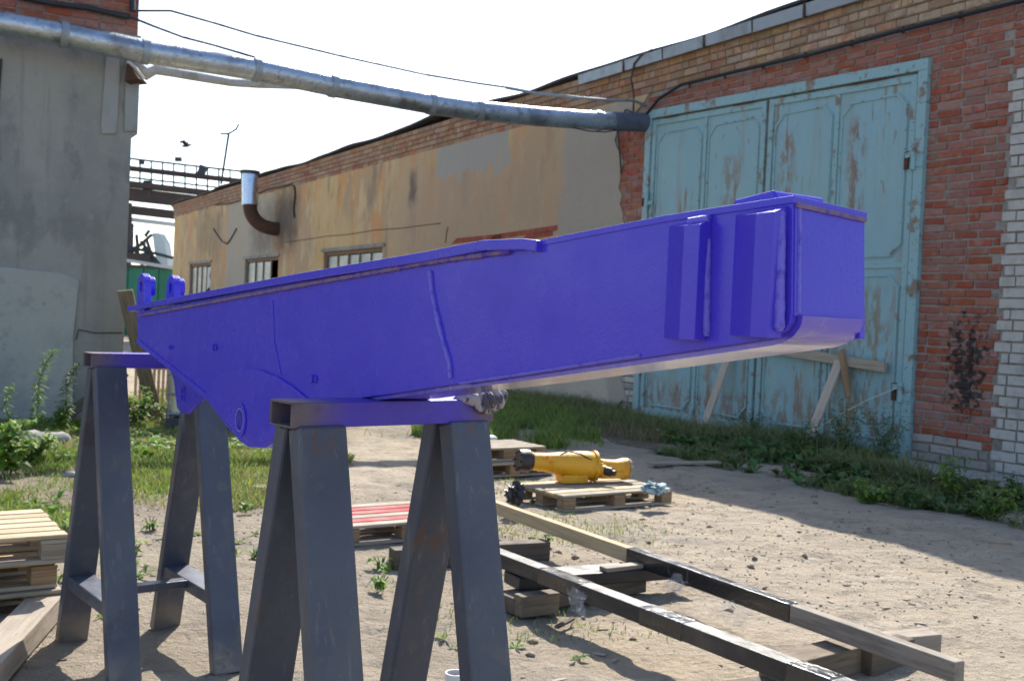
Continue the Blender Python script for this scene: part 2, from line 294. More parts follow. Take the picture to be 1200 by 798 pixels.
clothb = mat('pale_blue_rag', (.42, .52, .55), .9, layers=[('n', 16, I3, .5, .56, (.07, .12, .15), .8)], bump=[(60, .005)])
clothk = mat('black_plastic_bag', (.02, .02, .022), .3, layers=[('n', 20, I3, .55, .62, (.12, .12, .12), .6)], bump=[(25, .02)])
glass = mat('dusty_glass', (.24, .27, .27), .3, layers=[('n', 2, I3, .45, .65, (.42, .43, .40), .8)], spec=.6, rnd=.2)
winw = mat('old_window_wood', (.20, .13, .08), .85, layers=[('n', 9, I3, .5, .7, (.30, .24, .17), .7)])
dark = mat('dark_interior', (.01, .01, .01), 1)
greenc = mat('green_container_paint', (.02, .19, .12), .6, layers=[('n', 2, I3, .5, .7, (.03, .24, .16), .6)])
ceram = mat('white_plastic', (.62, .62, .60), .4)
tote = mat('tote_plastic', (.62, .55, .38), .6)
bluew = mat('faded_white_panel', (.5, .54, .56), .7)
def film_mat():
    m = bpy.data.materials.new('clear_film'); m.use_nodes = True; b = m.node_tree.nodes['Principled BSDF']
    b.inputs['Base Color'].default_value = (.8, .8, .8, 1); b.inputs['Alpha'].default_value = .2; b.inputs['Roughness'].default_value = .12
    return m
film = film_mat()
# ------------------------------------------------------------------ ground
def wall_px(x, y):
    p = on_plane(x, y, P0, NN); q = p - P0; return q.dot(DD), p.z
def W(s, out, z=0): return P0 + DD * s + NN * out + V((0, 0, z))
def fnoise(x, y, f, seed=0):
    a = np.zeros_like(x); r = np.random.default_rng(seed)
    for k in range(7):
        an = r.uniform(0, 2*pi); ff = f * r.uniform(.6, 1.7); a += np.sin((x*np.cos(an)+y*np.sin(an)) * ff + r.uniform(0, 6.3))
    return a / 2.6
def gheight(x, y):
    s = (x - P0.x) * DD.x + (y - P0.y) * DD.y; out = (x - P0.x) * NN.x + (y - P0.y) * NN.y
    z = .012 * fnoise(x, y, 1.6, 1) + .006 * fnoise(x, y, 7, 2) + .004 * fnoise(x, y, 22, 3)
    z += .003 * fnoise(x, y, 60, 5) + .007 * np.maximum(0, fnoise(x, y, 13, 6) - .6) * np.sign(fnoise(x, y, 5, 9))
    for oc in (2.95, 4.15): z += (.006*np.sin(2*pi*s/.15 + 5*np.abs(out-oc)/.15) - .012) * np.exp(-((out-oc)/.13)**2) * (np.abs(s) < 14)
    z += -.022 * np.exp(-((out - 1.9) / .22) ** 2) + .035 * np.exp(-((out - 1.0) / .45) ** 2) * (np.abs(s) < 40)
    return z
def grid_axis(a, b, step, far):
    c = list(np.arange(a, b, step)); g = step; lo, hi = [], []
    p = c[-1]
    while p < far: g *= 1.25; p += g; hi.append(p)
    g = step; p = c[0]
    while p > -far: g *= 1.25; p -= g; lo.append(p)
    return np.array(lo[::-1] + c + hi)
gx, gy = grid_axis(-5, 5, .035, 600), grid_axis(2.4, 15, .035, 600)
GX, GY = np.meshgrid(gx, gy); GZ = gheight(GX, GY); GZ[(np.abs(GX) > 60) | (np.abs(GY) > 60)] = 0
gv = np.stack([GX, GY, GZ], -1).reshape(-1, 3); nx = len(gx); ny = len(gy)
ii = np.arange(ny-1)[:, None] * nx + np.arange(nx-1)[None]
gq = np.stack([ii, ii+1, ii+nx+1, ii+nx], -1).reshape(-1, 4)
g = np_mesh('ground', gv, gq, sand, kind='structure'); g.data.shade_smooth()
def gz(x, y): return float(gheight(np.array([float(x)]), np.array([float(y)]))[0])
def strip(name, m, s0, s1, o0, o1, lift, wob=.12, step=.05, seed=4):
    ss = np.arange(s0, s1, step); n = 26; vs = []
    a0 = o0 + wob * fnoise(ss, ss*0, 3, seed) * .5; a1 = o1 + wob * fnoise(ss, ss*0+9, 3.5, seed+1)
    for k in range(n):
        o = a0 + (a1 - a0) * k / (n-1); x = P0.x + DD.x*ss + NN.x*o; y = P0.y + DD.y*ss + NN.y*o
        ed = np.minimum(1, np.minimum(k, n-1-k) / 3.0)
        vs.append(np.stack([x, y, gheight(x, y) + lift * ed - .006 * (1-ed)], -1))
    v = np.concatenate(vs); m_ = len(ss); ii = np.arange(n-1)[:, None]*m_ + np.arange(m_-1)[None]
    o = np_mesh(name, v, np.stack([ii, ii+1, ii+m_+1, ii+m_], -1).reshape(-1, 4), m, kind='structure'); o.data.shade_smooth(); return o
strip('verge_soil', soil, -3, 33, .02, 1.55, .014, .35)
strip('trodden_path', track, -3, 14, 1.7, 2.5, .010, .22, seed=8)
# ------------------------------------------------------------------ long building
BR = atan2(DD.y, DD.x)
bld = thing('brick_workshop', 'long workshop, ochre plaster on its far part and red brick around a large blue gate', 'building', P0, BR)
def bp(mb, name, m, parent=None, **k): return mb.build(name, m, parent or bld, world=False, **k)
S0, S1, TOP = -3.0, 32.2, 4.40
wins = [(29.7, 27.0), (23.3, 20.3), (16.98, 13.6)]; WZ0, WZ1 = 1.35, 2.60
f0 = lambda u, v, d: V((u, d, v))
holes = [[(b, WZ0), (a, WZ0), (a, WZ1), (b, WZ1)] for a, b in wins]
bp(MB().prism([[(S0, -.3), (S1, -.3), (S1, TOP), (S0, TOP)]] + holes, f0, -.38, 0), 'wall', mortar)
# plaster coat with a ragged broken edge
edge = [(5.40, -.2), (5.35, .15), (5.15, .3), (5.28, .55), (5.62, .62), (5.75, .85), (5.45, 1.0), (5.40, 1.3), (5.52, 1.6)]
z = 1.9
while z < 4.0: edge.append((5.42 + .08*sin(z*7) + random.uniform(-.05, .05) + (.14 if z > 3 else 0), z)); z += .11
edge += [(5.30, 4.05), (5.05, 4.2), (4.95, 4.3)]
bp(MB().prism([[(S1, -.2)] + [(S1, 4.34)] + edge[::-1]] + holes, f0, .001, .028), 'plaster_coat', plaster)
bp(MB().box((31.9 + .15, -6, 2.2), (.3, 12, 4.4)).box((S1/2-1.5, -12, 2.2), (36, .3, 4.4)), 'rear_wall', plaster)
def wcr(pts): return [(a_, .031, b_) for a_, b_ in (wall_px(*p) for p in pts)]
bp(MB().tube(wcr([(336, 284), (360, 281), (384, 277), (410, 275), (440, 270), (470, 268), (500, 264), (518, 262)]), .008, 5), 'plaster_crack', blackr)
bp(MB().tube(wcr([(527, 266), (525, 275), (524, 285)]), .010, 5), 'plaster_crack', blackr)
for q0, q1 in (((531, 284), (590, 278)), ((575, 280), (655, 268)), ((612, 280), (650, 274))):
    a_, b_ = wall_px(*q0), wall_px(*q1); bp(MB().prism([[(a_[0], a_[1]-.03), (b_[0], b_[1]-.03), (b_[0], b_[1]+.05), (a_[0]-.2, a_[1]+.06)]], f0, .02, .034), 'bare_lintel', redbrick_far)
# windows
for wi, (a, b) in enumerate(wins):
    n = 4 if wi < 2 else 5
    fr = MB()
    fr.box(((a+b)/2, -.05, WZ1-.04), (a-b, .05, .08)).box(((a+b)/2, -.05, WZ0+.04), (a-b, .05, .08))
    for q in (a-.05, b+.05): fr.box((q, -.052, (WZ0+WZ1)/2), (.07, .05, WZ1-WZ0-.18))
    wo = bp(fr, 'window', winw)
    bw = (a - b - .2) / n
    for k in range(n):
        x0 = b + .1 + k*bw
        if wi < 2 and k == 0: continue
        p = MB().box((x0 + bw/2, -.055 - .004*(k % 3), (WZ0+WZ1)/2), (bw-.06, .006, WZ1-WZ0-.2)); bp(p, 'pane', glass, wo)
    for k in range(1, n): bp(MB().box((b+.1+k*bw, -.045, (WZ0+WZ1)/2), (.055, .03, WZ1-WZ0-.18)), 'mullion', winw, wo)
    bp(MB().box(((a+b)/2, -.37, (WZ0+WZ1)/2), (a-b+.02, .02, WZ1-WZ0+.02)), 'dark_room', dark, wo)
    bp(MB().box(((a+b)/2, .02, WZ0-.035), (a-b+.1, .14, .06)), 'sill', concrete, wo)
    bp(MB().box(((a+b)/2, .035, WZ1+.04), (a-b+.25, .05, .07)), 'lintel', concrete, wo)
    if wi == 0:
        bp(MB().add([(b+.15, -.048, 1.9), (b+.75, -.049, 1.75), (b+.7, -.049, 2.1), (b+.9, -.049, 2.45), (b+.2, -.048, 2.5), (b+.42, -.048, 2.2)], [(0, 1, 2, 5), (5, 2, 3, 4)]), 'broken_pane', bluew, wo)
# individual bricks
def brick_mesh(name, l, h, d, m):
    j = lambda: random.uniform(-.0045, .0045); b = .005
    vs = []
    for (x, zz) in ((-l/2, -h/2), (l/2, -h/2), (l/2, h/2), (-l/2, h/2)): vs.append((x + j(), -.02, zz + j()))
    for (x, zz) in ((-l/2, -h/2), (l/2, -h/2), (l/2, h/2), (-l/2, h/2)): vs.append((vs[len(vs)-4][0], d-b, vs[len(vs)-4][2]))
    for i in range(4): x, _, zz = vs[i]; vs.append((x - b*np.sign(x)*1.3, d + j()*.6, zz - b*np.sign(zz)*1.3))
    fs = [(8, 9, 10, 11)] + [(i, (i+1) % 4, (i+1) % 4+4, i+4) for i in range(4)] + [(i+4, (i+1) % 4+4, (i+1) % 4+8, i+8) for i in range(4)]
    return MB().add(vs, fs).mesh(name, m)
def layout(s0, s1, z0, z1, ch, bl, jt, spans):
    """running bond, bricks cut to the free spans of each course: spans(z, course) -> [(a, b), ...]"""
    out = []; r = 0; z = z0
    while z < z1:
        for a, b in spans(z + ch/2, r):
            s = s0 - 1 - bl * (r % 2) * .5 - random.uniform(0, .05)
            while s < b:
                l = bl if random.random() > .13 else bl/2 - jt/2
                p, q = max(s, a), min(s + l, b)
                if q - p > .05: out.append(((p+q)/2, z + ch/2, q-p))
                s += l + jt
        z += ch; r += 1
    return out
def gate_top(s): return 3.80 + .03*(s-.6)
def red_spans(z, r):
    lo = -.33 - (.05 if r % 2 else 0) - (.05 if r % 5 == 0 else 0); e = 5.42 + (.14 if z > 3 else 0) + .08*sin(z*7) + random.uniform(-.03, .06)
    if z > 4.0: return [(lo, 5.12 - (z-4.0)*.6)]
    return [(lo, .49), (4.95, e)] if z < 3.97 else [(lo, 5.1)]
red = layout(-.27, 5.8, .26, 4.24, .0768, .245, .016, red_spans)
def place_bricks(lst, mats, ch, name, d=.012, lim=300, far=None, stuffname=None, depth=0):
    lst = sorted(lst, key=lambda t: t[0]); cache = {}
    for i, (s, z, l) in enumerate(lst[:lim]):
        mm = mats(s, z, l)
        key = (round(l, 3), mm.name, i % 3) if abs(l - .245) < .001 else (round(l, 2), mm.name, 0)
        if key not in cache: cache[key] = brick_mesh(name, l, ch-.017, d, mm)
        link(name, cache[key], bld, (s, depth + random.uniform(-.004, .005), z + random.uniform(-.002, .002)), (random.uniform(-.012, .012), random.uniform(-.014, .014), random.uniform(-.012, .012)))
    rest = lst[lim:]
    if rest:
        mb = MB()
        for s, z, l in rest:
            x = random.uniform(-.003, .004); mb.box((s + random.uniform(-.003, .003), depth + d/2 + x, z + random.uniform(-.002, .002)), (l, d, ch-.017))
        o = bp(mb, stuffname, far); o['kind'] = 'stuff'
random.seed(11)
redmat = lambda *a: redbrick
white = layout(-2.6, -.26, 0, 3.62, .0965, .245, .016, lambda z, r: [(-2.6, -.345 - random.uniform(0, .03) - (.05 if r % 2 else 0))])
place_bricks(white, lambda *a: whitebrick, .0965, 'silicate_brick', d=.022, lim=300, far=whitebrick, stuffname='silicate_bricks')
redc = layout(-2.6, -.26, 3.62, 4.24, .0768, .245, .016, lambda z, r: [(-2.6, -.38)])
place_bricks(redc, lambda *a: redbrick, .0768, 'brick_over_pilaster', lim=120, far=redbrick_far, stuffname='far_bricks')
plin = layout(-.27, .52, .0, .26, .0866, .245, .016, lambda z, r: [(-.33, .49)])
place_bricks(plin, lambda *a: greybrick, .0866, 'plinth_brick', d=.025)
pl2 = layout(4.95, 5.5, .22, .92, .0866, .245, .016, lambda z, r: [(4.97, 5.5)])
pl2 = [b for b in pl2]; red = [b for b in red if not (b[0] > 4.9 and .2 < b[1] < .95)]
place_bricks(red, redmat, .0768, 'brick', far=redbrick_far, stuffname='far_bricks')
place_bricks(pl2, lambda *a: whitebrick, .0866, 'exposed_silicate_brick', d=.018)
# cornice: four stepped courses
near, farl = [], []
for r in range(5):
    zc = 4.345 + r*.088; s = S0 + (r % 2)*.13; out = .03 + .022*min(r, 4)
    if r == 0: pass
    while s < S1:
        (near if s < 3.2 and s > -1.2 else farl).append((s, zc, out)); s += .262 if r != 2 else .135
cm = {}
for i, (s, zc, out) in enumerate(near[:300]):
    l = .25 if round((zc-4.345)/.088) != 2 else .123
    k = (l, i % 4)
    if k not in cm: cm[k] = brick_mesh('cornice_brick', l, .076, .03, cornbrick1)
    link('cornice_brick', cm[k], bld, (s + .13, out - .03 + random.uniform(-.004, .004), zc), (random.uniform(-.01, .01), random.uniform(-.012, .012), random.uniform(-.012, .012)))
mb = MB()
for s, zc, out in farl:
    l = .25 if round((zc-4.345)/.088) != 2 else .123
    mb.box((s + .13, out/2 - .02 + random.uniform(-.004, .004), zc), (l, out + .04, .076))
o = bp(mb, 'cornice_bricks', cornbrick); o['kind'] = 'stuff'
for r in range(5): bp(MB().box(((S0+S1)/2, (.03+.022*r-.014)/2 - .05, 4.345 + r*.088), (S1-S0, .03+.022*r-.014+.1, .0879)), 'cornice_bed', mortar)
# roof with a wavy bitumen edge, fascia sheets
n = 120; rv = []; random.seed(5)
for k in range(n+1):
    s = S0 + (S1-S0+.3)*k/n; zz = 4.81 + .022*sin(s*1.3) + .02*sin(s*.55+1) + (.05 if 8 < s < 13 else 0)*sin((s-8)/5*pi)
    rv += [(s, .19 + .02*sin(s*3), zz-.035), (s, .19 + .02*sin(s*3), zz), (s, -2.5, zz + .30), (s, -13, zz+.5), (s, .05, zz-.04)]
rf = [(5*k+i, 5*k+i+1, 5*k+6+i, 5*k+5+i) for k in range(n) for i in range(3)] + [(5*k+4, 5*k, 5*k+5, 5*k+9) for k in range(n)]
bp(MB().add(rv, rf), 'roof', bitumen, smooth=40)
for k in range(12):
    s = -2.9 + k * .82
    if s > 5.6: break
    l = .8 if s < 4.7 else 1.1
    zz = 4.72
    bp(MB().par((s, .188 + .005*(k % 2), zz-.09), (l, 0, 0), (0, .004, 0), (0, .012, .135)), 'fascia_sheet', zinc)
    if k % 2 == 0: bp(MB().box((s, .19, zz-.02), (.03, .045, .15)), 'fascia_bracket', rust)
# gate
gf = MB(); FRW = .10
gf.par((.50, .0, .02), (.11, 0, 0), (0, .06, 0), (0, 0, 3.80)).par((4.83, .0, .02), (.11, 0, 0), (0, .06, 0), (0, 0, 3.93))
gf.par((.50, .0, 3.82), (4.44, 0, .133), (0, .061, 0), (0, 0, .11))
gfo = bp(gf, 'gate_frame', gated, bevel=.004)
bp(MB().box((2.7, -.01, .06), (4.3, .05, .10)), 'gate_threshold', rust)
def octa(a, b, c, d, k=.13): return [(a+k, c), (b-k, c), (b, c+k), (b, d-k), (b-k, d), (a+k, d), (a, d-k), (a, c+k)]
for a, b in ((.63, 2.66), (2.71, 4.81)):
    lf = MB().prism([[(a, .10), (b, .10), (b, 3.80 + .03*(b-.6)), (a, 3.80 + .03*(a-.6))]], f0, .002, .018)
    leaf = bp(lf, 'gate_leaf', gatep)
    rim = MB(); zt = lambda s: 3.80 + .03*(s-.6)
    rim.par((a, .018, .10), (.07, 0, 0), (0, .022, 0), (0, 0, zt(a)-.10)).par((b-.07, .018, .10), (.07, 0, 0), (0, .022, 0), (0, 0, zt(b)-.10))
    rim.par((a+.07, .018, zt(a)-.068), (b-a-.14, 0, .03*(b-a-.14)), (0, .020, 0), (0, 0, .07)).par((a+.07, .018, .10), (b-a-.14, 0, 0), (0, .020, 0), (0, 0, .09))
    bp(rim, 'leaf_rim', gated, leaf, bevel=.003)
    m_ = (a+b)/2
    bp(MB().par((m_-.03, .018, .19), (.06, 0, 0), (0, .016, 0), (0, 0, zt(m_)-.26)), 'centre_bar', gated, leaf, bevel=.003)
    bp(MB().par((a+.07, .018, 1.93), (m_-.03-a-.07, 0, 0), (0, .014, 0), (0, 0, .05)).par((m_+.03, .018, 1.93), (b-.10-m_, 0, 0), (0, .014, 0), (0, 0, .05)), 'middle_bar', gated, leaf, bevel=.002)
    for (p, q) in ((a+.09, m_-.05), (m_+.05, b-.09)):
        for (c, d) in ((.22, 1.88), (2.03, zt(p)-.14)):
            po = bp(MB().prism([octa(p, q, c, d)], f0, .018, .024), 'panel', gatep, leaf)
            bead = MB(); ot = octa(p+.012, q-.012, c+.012, d-.012); it = octa(p+.034, q-.034, c+.034, d-.034, .122)
            bead.prism([ot, it], f0, .024, .036); bp(bead, 'panel_bead', gated, leaf, bevel=.002)
for s, z in ((.60, 2.97), (.61, .72), (4.82, 2.9), (4.82, 1.0)):
    h = MB().tube([(s, .075, z-.10), (s, .075, z+.10)], .024, 10).box((s+.05, .06, z+.05), (.12, .014, .05)).box((s-.05, .064, z-.05), (.11, .014, .05))
    bp(h, 'hinge', gated, smooth=40); bp(MB().box((s+.10, .05, z), (.05, .02, .17)), 'hinge_strap', rust)
for s, l in ((1.0, .5), (2.9, .35), (4.3, .25)):
    bp(MB().par((s, .052, 3.80 + .03*(s-.6)), (l, 0, .03*l), (0, .011, 0), (0, 0, .018)), 'rust_scale', rust)
# ---- things on and at the workshop wall
c = thing('wall_cable', 'thick black cable clipped under the ochre cornice above the blue gate', 'cable', W(0, 0, 4.2))
pts = [W(-2.8, .09, 4.20), W(-.44, .09, 4.235), W(.9, .085, 4.25), W(2.0, .09, 4.24), W(3.2, .085, 4.27), W(4.2, .09, 4.28), W(4.65, .08, 4.18), W(4.95, .07, 4.0), W(5.15, .06, 4.02)]
MB().tube(pts, .02, 6).build('cable_run', blackr, c, smooth=60)
for k in range(8): MB().box(W(-.5+k*.65, .075, 4.25), (.03, .03, .06)).build('clip', rust, c)
c = thing('wall_conduit', 'thin vertical conduit running up to the roof beside the overhead pipe end', 'conduit', W(5.2, 0, 3.9))
MB().tube([W(5.18, .09, 3.85), W(5.15, .12, 4.3), W(5.12, .20, 4.5), W(5.05, .21, 4.68), W(4.9, .215, 4.76), W(4.7, .19, 4.80)], .014, 6).build('conduit_tube', darksteel, c, smooth=60)
MB().tube([W(5.45, .05, 3.3), W(5.6, .05, 4.0), W(5.4, .06, 4.15), W(5.0, .07, 4.0), W(5.1, .05, 3.85)], .011, 6).build('loose_wire', blackr, c, smooth=60)
# wooden bar and props at the gate
def plank(name, label, p, q, wv, hv, m, group=None, cat='plank'):
    p, q = V(p), V(q); t = thing(name, label, cat, (p.x, p.y, min(p.z, q.z)), 0, group)
    L = (q - p).length; x = (q-p).normalized(); y = V(wv).normalized(); y = (y - x*y.dot(x)).normalized(); zz = x.cross(y)
    me = MB().box((L/2, 0, 0), (L, V(wv).length, V(hv).length)).mesh('board', m)
    o = link('board', me, t); R = Matrix((x, y, zz)).transposed().to_4x4(); R.translation = p - t.location; o.matrix_local = R
    b = o.modifiers.new('bevel', 'BEVEL'); b.width = min(.005, V(hv).length*.2); b.segments = 2
    return t
s1, z1 = wall_px(918, 406); s2, z2 = wall_px(1046, 431)
plank('gate_bar', 'long grey wooden bar lying across the blue gate just below the violet boom', W(s1+.8, .10, z1+.02), W(s2, .10, z2), (0, 0, .10), NN*.045, plankw, cat='wooden bar')
def prop(xt, yt, xb, yb, label):
    a = on_plane(xt, yt, W(0, .13), NN); b = on_plane(xb, yb, W(0, .42), NN); b = a + (b-a) * (a.z/(a.z-b.z))
    return plank('prop_plank', label, b, a + (a-b)*.05, DD*.115, NN*.03, propw, 'planks propping the blue gate')
prop(853, 420, 824, 502, 'pale plank leaning on the blue gate, the left one of the two props')
prop(982, 428, 947, 518, 'pale plank leaning on the blue gate, the right one, under the end of the bar')
plank('short_strut', 'short brown strut wedged between gate bar and right prop plank', W(1.32, .14, 1.1), W(1.18, .16, .62), DD*.07, NN*.03, blockw)
a, b = gnd(798, 505), gnd(905, 527)
plank('old_sleeper', 'old brown timber lying in the grass at the foot of the left prop plank', (a.x, a.y, .06), (b.x, b.y, .06), (.10, .12, 0), (0, 0, .12), blockw, cat='timber')
a, b = gnd(800, 549), gnd(842, 546)
plank('loose_board', 'thin dark board lying on the shaded path behind the yellow casting', (a.x-.3, a.y, .03), (b.x, b.y, .035), (0.03, .10, 0), (0, 0, .02), plankw)
c = thing('steel_wire_tie', 'pale wire tied from the lower gate hinge down into the weeds', 'wire', W(.62, .1, .75))
MB().tube([W(.62, .12, .76), W(.9, .2, .62), W(1.2, .32, .42), W(1.4, .4, .25)], .004, 5).build('wire_strand', ceram, c)
# slabs near the wall
t = thing('concrete_apron', 'cracked concrete slab in front of the red brick by the gate corner', 'slab', W(0, .8, 0))
random.seed(3)
for (sa, sb) in ((-2.2, -.55), (-.5, .55)):
    pl = [(sa, .05), (sb, .05), (sb + .05, .8), (sb-.3, 1.0), ((sa+sb)/2, .93), (sa+.1, 1.05), (sa, .9)]
    MB().prism([pl], lambda u, v, d: W(u, v, d), 0, .085).build('slab_piece', slabm, t, bevel=.012)
# drain slab by plaster wall
t = thing('wall_foot_slab', 'grey concrete ledge at the foot of the ochre wall left of the gate', 'slab', W(7, .5, 0))
MB().prism([[(5.3, .02), (9.2, .02), (9.0, .8), (7.5, .95), (5.5, .85)]], lambda u, v, d: W(u, v, d), 0, .10).build('slab_piece', slabm, t, bevel=.015)
tag(MB().prism([[(6.9+.16*cos(a)+.06*cos(3*a), .42+.13*sin(a)) for a in np.arange(0, 6.2, .7)]], lambda u, v, d: W(u, v*.5-.13, .33+v*.3+d*.5), 0, .05).build('dark_rag', clothk), 'dark scrap of cloth lying against the ochre wall foot', 'rag')
# flue
t = thing('wall_flue', 'bent rusty flue with a bright galvanised top coming out of the ochre wall', 'flue', W(20.4, 0, 3.2))
fo = .72
def fl_(x, y, o=fo): return on_plane(x, y, W(0, o), NN)
w_ = on_plane(327, 268, W(0, 0), NN); k0 = fl_(293, 241); k1 = fl_(293, 204)
arc = [w_ - NN*.05, w_ + NN*.12 + V((0, 0, -.02))]
e_ = w_ + NN*.2; c_ = V((k0.x, k0.y, e_.z))
for k in range(1, 8):
    f = k/8*pi/2; arc.append(e_ + (c_ - e_)*sin(f) + V((0, 0, (k0.z - e_.z)*(1-cos(f)))))
arc.append(k0 + V((0, 0, .02)))
MB().tube(arc, .175, 16).build('rusty_elbow', rust, t, smooth=50)
MB().tube([k0, k1], .205, 18).build('galvanised_pipe', galv, t, smooth=50)
MB().tube([k1, k1 + V((0, 0, .08))], .25, 18).build('flue_cap', darksteel, t, smooth=50)
c = thing('hanging_wire', 'black wire looping along the wall right of the flue', 'wire', W(18, 0, 3.8))
wl_ = lambda pts, o=.05: [on_plane(x, y, W(0, o), NN) for x, y in pts]
MB().tube(wl_([(252, 240), (268, 239), (285, 234), (305, 226), (315, 221), (330, 219.6), (341, 216), (345, 219), (346, 228), (344, 245), (345, 255)]), .022, 5).build('wire_strand', blackr, c)
c = thing('drooping_wire', 'short black wire drooping on the grey cement patch left of the flue', 'wire', W(24, 0, 3.1))
MB().tube(wl_([(250, 268), (254, 275), (260, 283), (266, 286), (271, 279), (277, 268)]), .02, 5).build('wire_strand', blackr, c)
t = thing('roof_mast', 'thin mast with a forked head on the workshop roof', 'mast', W(24.9, -.2, 4.8))
p = on_plane(259, 216, W(0, -.2), NN); q = on_plane(268, 157, W(0, -.2), NN)
MB().tube([p, q], .035, 6).build('mast_pole', darksteel, t)
MB().tube([q - V((.25, 0, .02)), q, q + V((.22, 0, .14)), q+V((.3, 0, .3))], .03, 5).build('mast_fork', darksteel, t)
# ------------------------------------------------------------------ overhead pipe and wires
PE = -NN                                                    # direction from left building towards the workshop
pw = W(4.96, 0, 0)
def on_pipe(x, y, off=0): return on_plane(x, y, pw - DD*off, DD)
t = thing('overhead_pipe', 'large silver clad pipe crossing high above the yard between the two buildings', 'pipe', (pw.x, pw.y, 3.9))
pts = [on_pipe(*p) for p in ((-260, -20), (-120, 5), (0, 27), (75, 41), (150, 57), (170, 61), (300, 82), (390, 101), (505, 122), (560, 130), (630, 137), (700, 142), (762, 144))]
cuts = [0, 3, 5, 7, 9, 12]
for k in range(5):
    seg = pts[cuts[k]:cuts[k+1]+1]
    MB().tube(seg, [.118 + .004*(k % 2)] * len(seg), 22).build('pipe_section', pipemat, t, smooth=50)
for i in (3, 5, 6, 7, 8, 9, 11):
    d = (pts[min(i+1, 12)] - pts[i-1]).normalized()
    MB().tube([pts[i] - d*.035, pts[i] + d*.035], .131, 22).build('joint_band', zinc, t, smooth=50)
d = (pts[12]-pts[11]).normalized()
MB().tube([pts[12] - d*.62, pts[12]+d*.25], .122, 18).build('dark_end_sleeve', sleevem, t, smooth=50)
t = thing('insulated_pipe', 'thin white wrapped pipe sagging behind the large silver pipe at the left', 'pipe', on_pipe(200, 80, -.5))
pts = [on_pipe(x, y, -.5) for x, y in ((146, 70), (158, 79), (172, 87), (182, 82), (200, 85), (235, 91), (270, 97), (300, 99), (345, 101), (400, 108))]
MB().tube(pts, [.07, .08, .07, .055, .05, .05, .045, .045, .04, .035], 12).build('wrapped_tube', pipewhite, t, smooth=60)
t = thing('yard_lamp', 'rusty hooded lamp on the corner of the grey building below the pipe', 'lamp', on_pipe(160, 90, -.3))
a = on_pipe(149, 72, -.3); b = on_pipe(168, 98, -.3); c2 = on_pipe(150, 98, -.3)
MB().add([a, b + V((0, -.14, .02)), c2 + V((0, -.1, 0)), b + V((0, .14, .02)), c2 + V((0, .1, 0))], [(0, 2, 1), (0, 1, 3), (0, 3, 4), (1, 2, 4, 3), (0, 4, 2)]).build('lamp_hood', rust, t)
MB().tube([a, on_pipe(158, 80, -.3), on_pipe(168, 93, -.3)], .022, 8).build('lamp_arm', ceram, t)
def wire(label, px, r, offs=(0, 0), m=blackr, name='overhead_wire', cat='wire'):
    n = len(px); p = [on_pipe(x, y, offs[0] + (offs[1]-offs[0])*i/(n-1)) for i, (x, y) in enumerate(px)]
    t = thing(name, label, cat, p[0]); MB().tube(p, r, 6).build('wire_strand', m, t, smooth=60); return t
wire('upper black wire running from the left brick corner down to the workshop wall', [(156, 13), (200, 13), (250, 27), (300, 42), (400, 66), (500, 88), (560, 98), (595, 103)], .012, (-.2, -.3))
wire('pale sleeved cable joining the upper wire to the workshop wall above the pipe', [(593, 103), (625, 109), (680, 115), (715, 118), (742, 118), (757, 124), (768, 132)], .02, (-.3, 0), zinc)
wire('lower black wire leaving the left brick corner and passing behind the silver pipe', [(152, 20), (180, 31), (215, 44), (250, 53), (300, 68), (350, 84), (420, 106)], .013, (-.2, -.5))
wire('black wire sagging just below the wall end of the silver pipe', [(672, 150), (690, 154), (710, 155), (728, 152), (745, 149)], .008, (.1, 0))
# ------------------------------------------------------------------ left building
Zc = 11.32; lc = V(((143-600)/F*Zc + .02, Zc, 0))
LR = atan2(NN.y, NN.x)
lb = thing('grey_rendered_building', 'grey rendered building with red brick upper wall at the left edge', 'building', lc, LR)
MB().prism([[(0, -.2), (8, -.2), (8, 4.05), (-.06, 4.05), (-.06, 3.02), (0, 2.98)]], f0, -6, 0).build('wall', concrete, lb, world=False)
MB().prism([[(.15, 3.0), (.30, 2.98), (.31, 3.05), (.28, 3.95), (.16, 3.97), (.14, 3.6)]], f0, .0, .025).build('render_strip', concrete3, lb, world=False, bevel=.01)
MB().prism([[(-.055, 3.05), (.08, 3.03), (.09, 3.98), (-.055, 3.98)]], f0, .0, .03).build('render_strip', concrete3, lb, world=False, bevel=.01)
MB().prism([[(.47, -.1), (.50, .9), (.46, 1.46), (.62, 1.52), (1.4, 1.56), (3.2, 1.62), (3.2, -.1)]], f0, .0, .035).build('cement_patch', concrete2, lb, world=False, bevel=.012)
MB().tube([(.02, .012, .93), (.3, .012, .92), (.45, .02, .95), (.47, .02, .85)], .006, 5).build('crack', blackr, lb, world=False)
MB().tube([(1.26, .01, 3.6), (1.28, .01, 3.0), (1.25, .01, 2.6)], .012, 5).build('crack', blackr, lb, world=False)
bed = MB().prism([[(-.03, 4.05), (8, 4.05), (8, 8), (-.03, 8)]], f0, -6, -.03).build('brick_backing', mortar, lb, world=False)
random.seed(21); cache = {}; nb = 0
for r in range(10):
    s = -.03 + (.13 if r % 2 else 0)
    if r % 2: pass
    while s < 2.7 and nb < 300:
        l = .25 if random.random() > .25 else .12
        if s < .0 and r % 2 == 0: l = .25
        k = (l, nb % 4)
        if k not in cache: cache[k] = brick_mesh('brick', l, .065, .012, redbrick)
        link('brick', cache[k], lb, (s + l/2, -.03 + random.uniform(-.003, .004), 4.09 + r*.0768), (0, random.uniform(-.012, .012), 0)); nb += 1; s += l + .011
    if r % 2: link('brick', cache.setdefault((.12, 9), brick_mesh('brick', .12, .065, .012, redbrick)), lb, (.035, -.03, 4.09 + r*.0768))
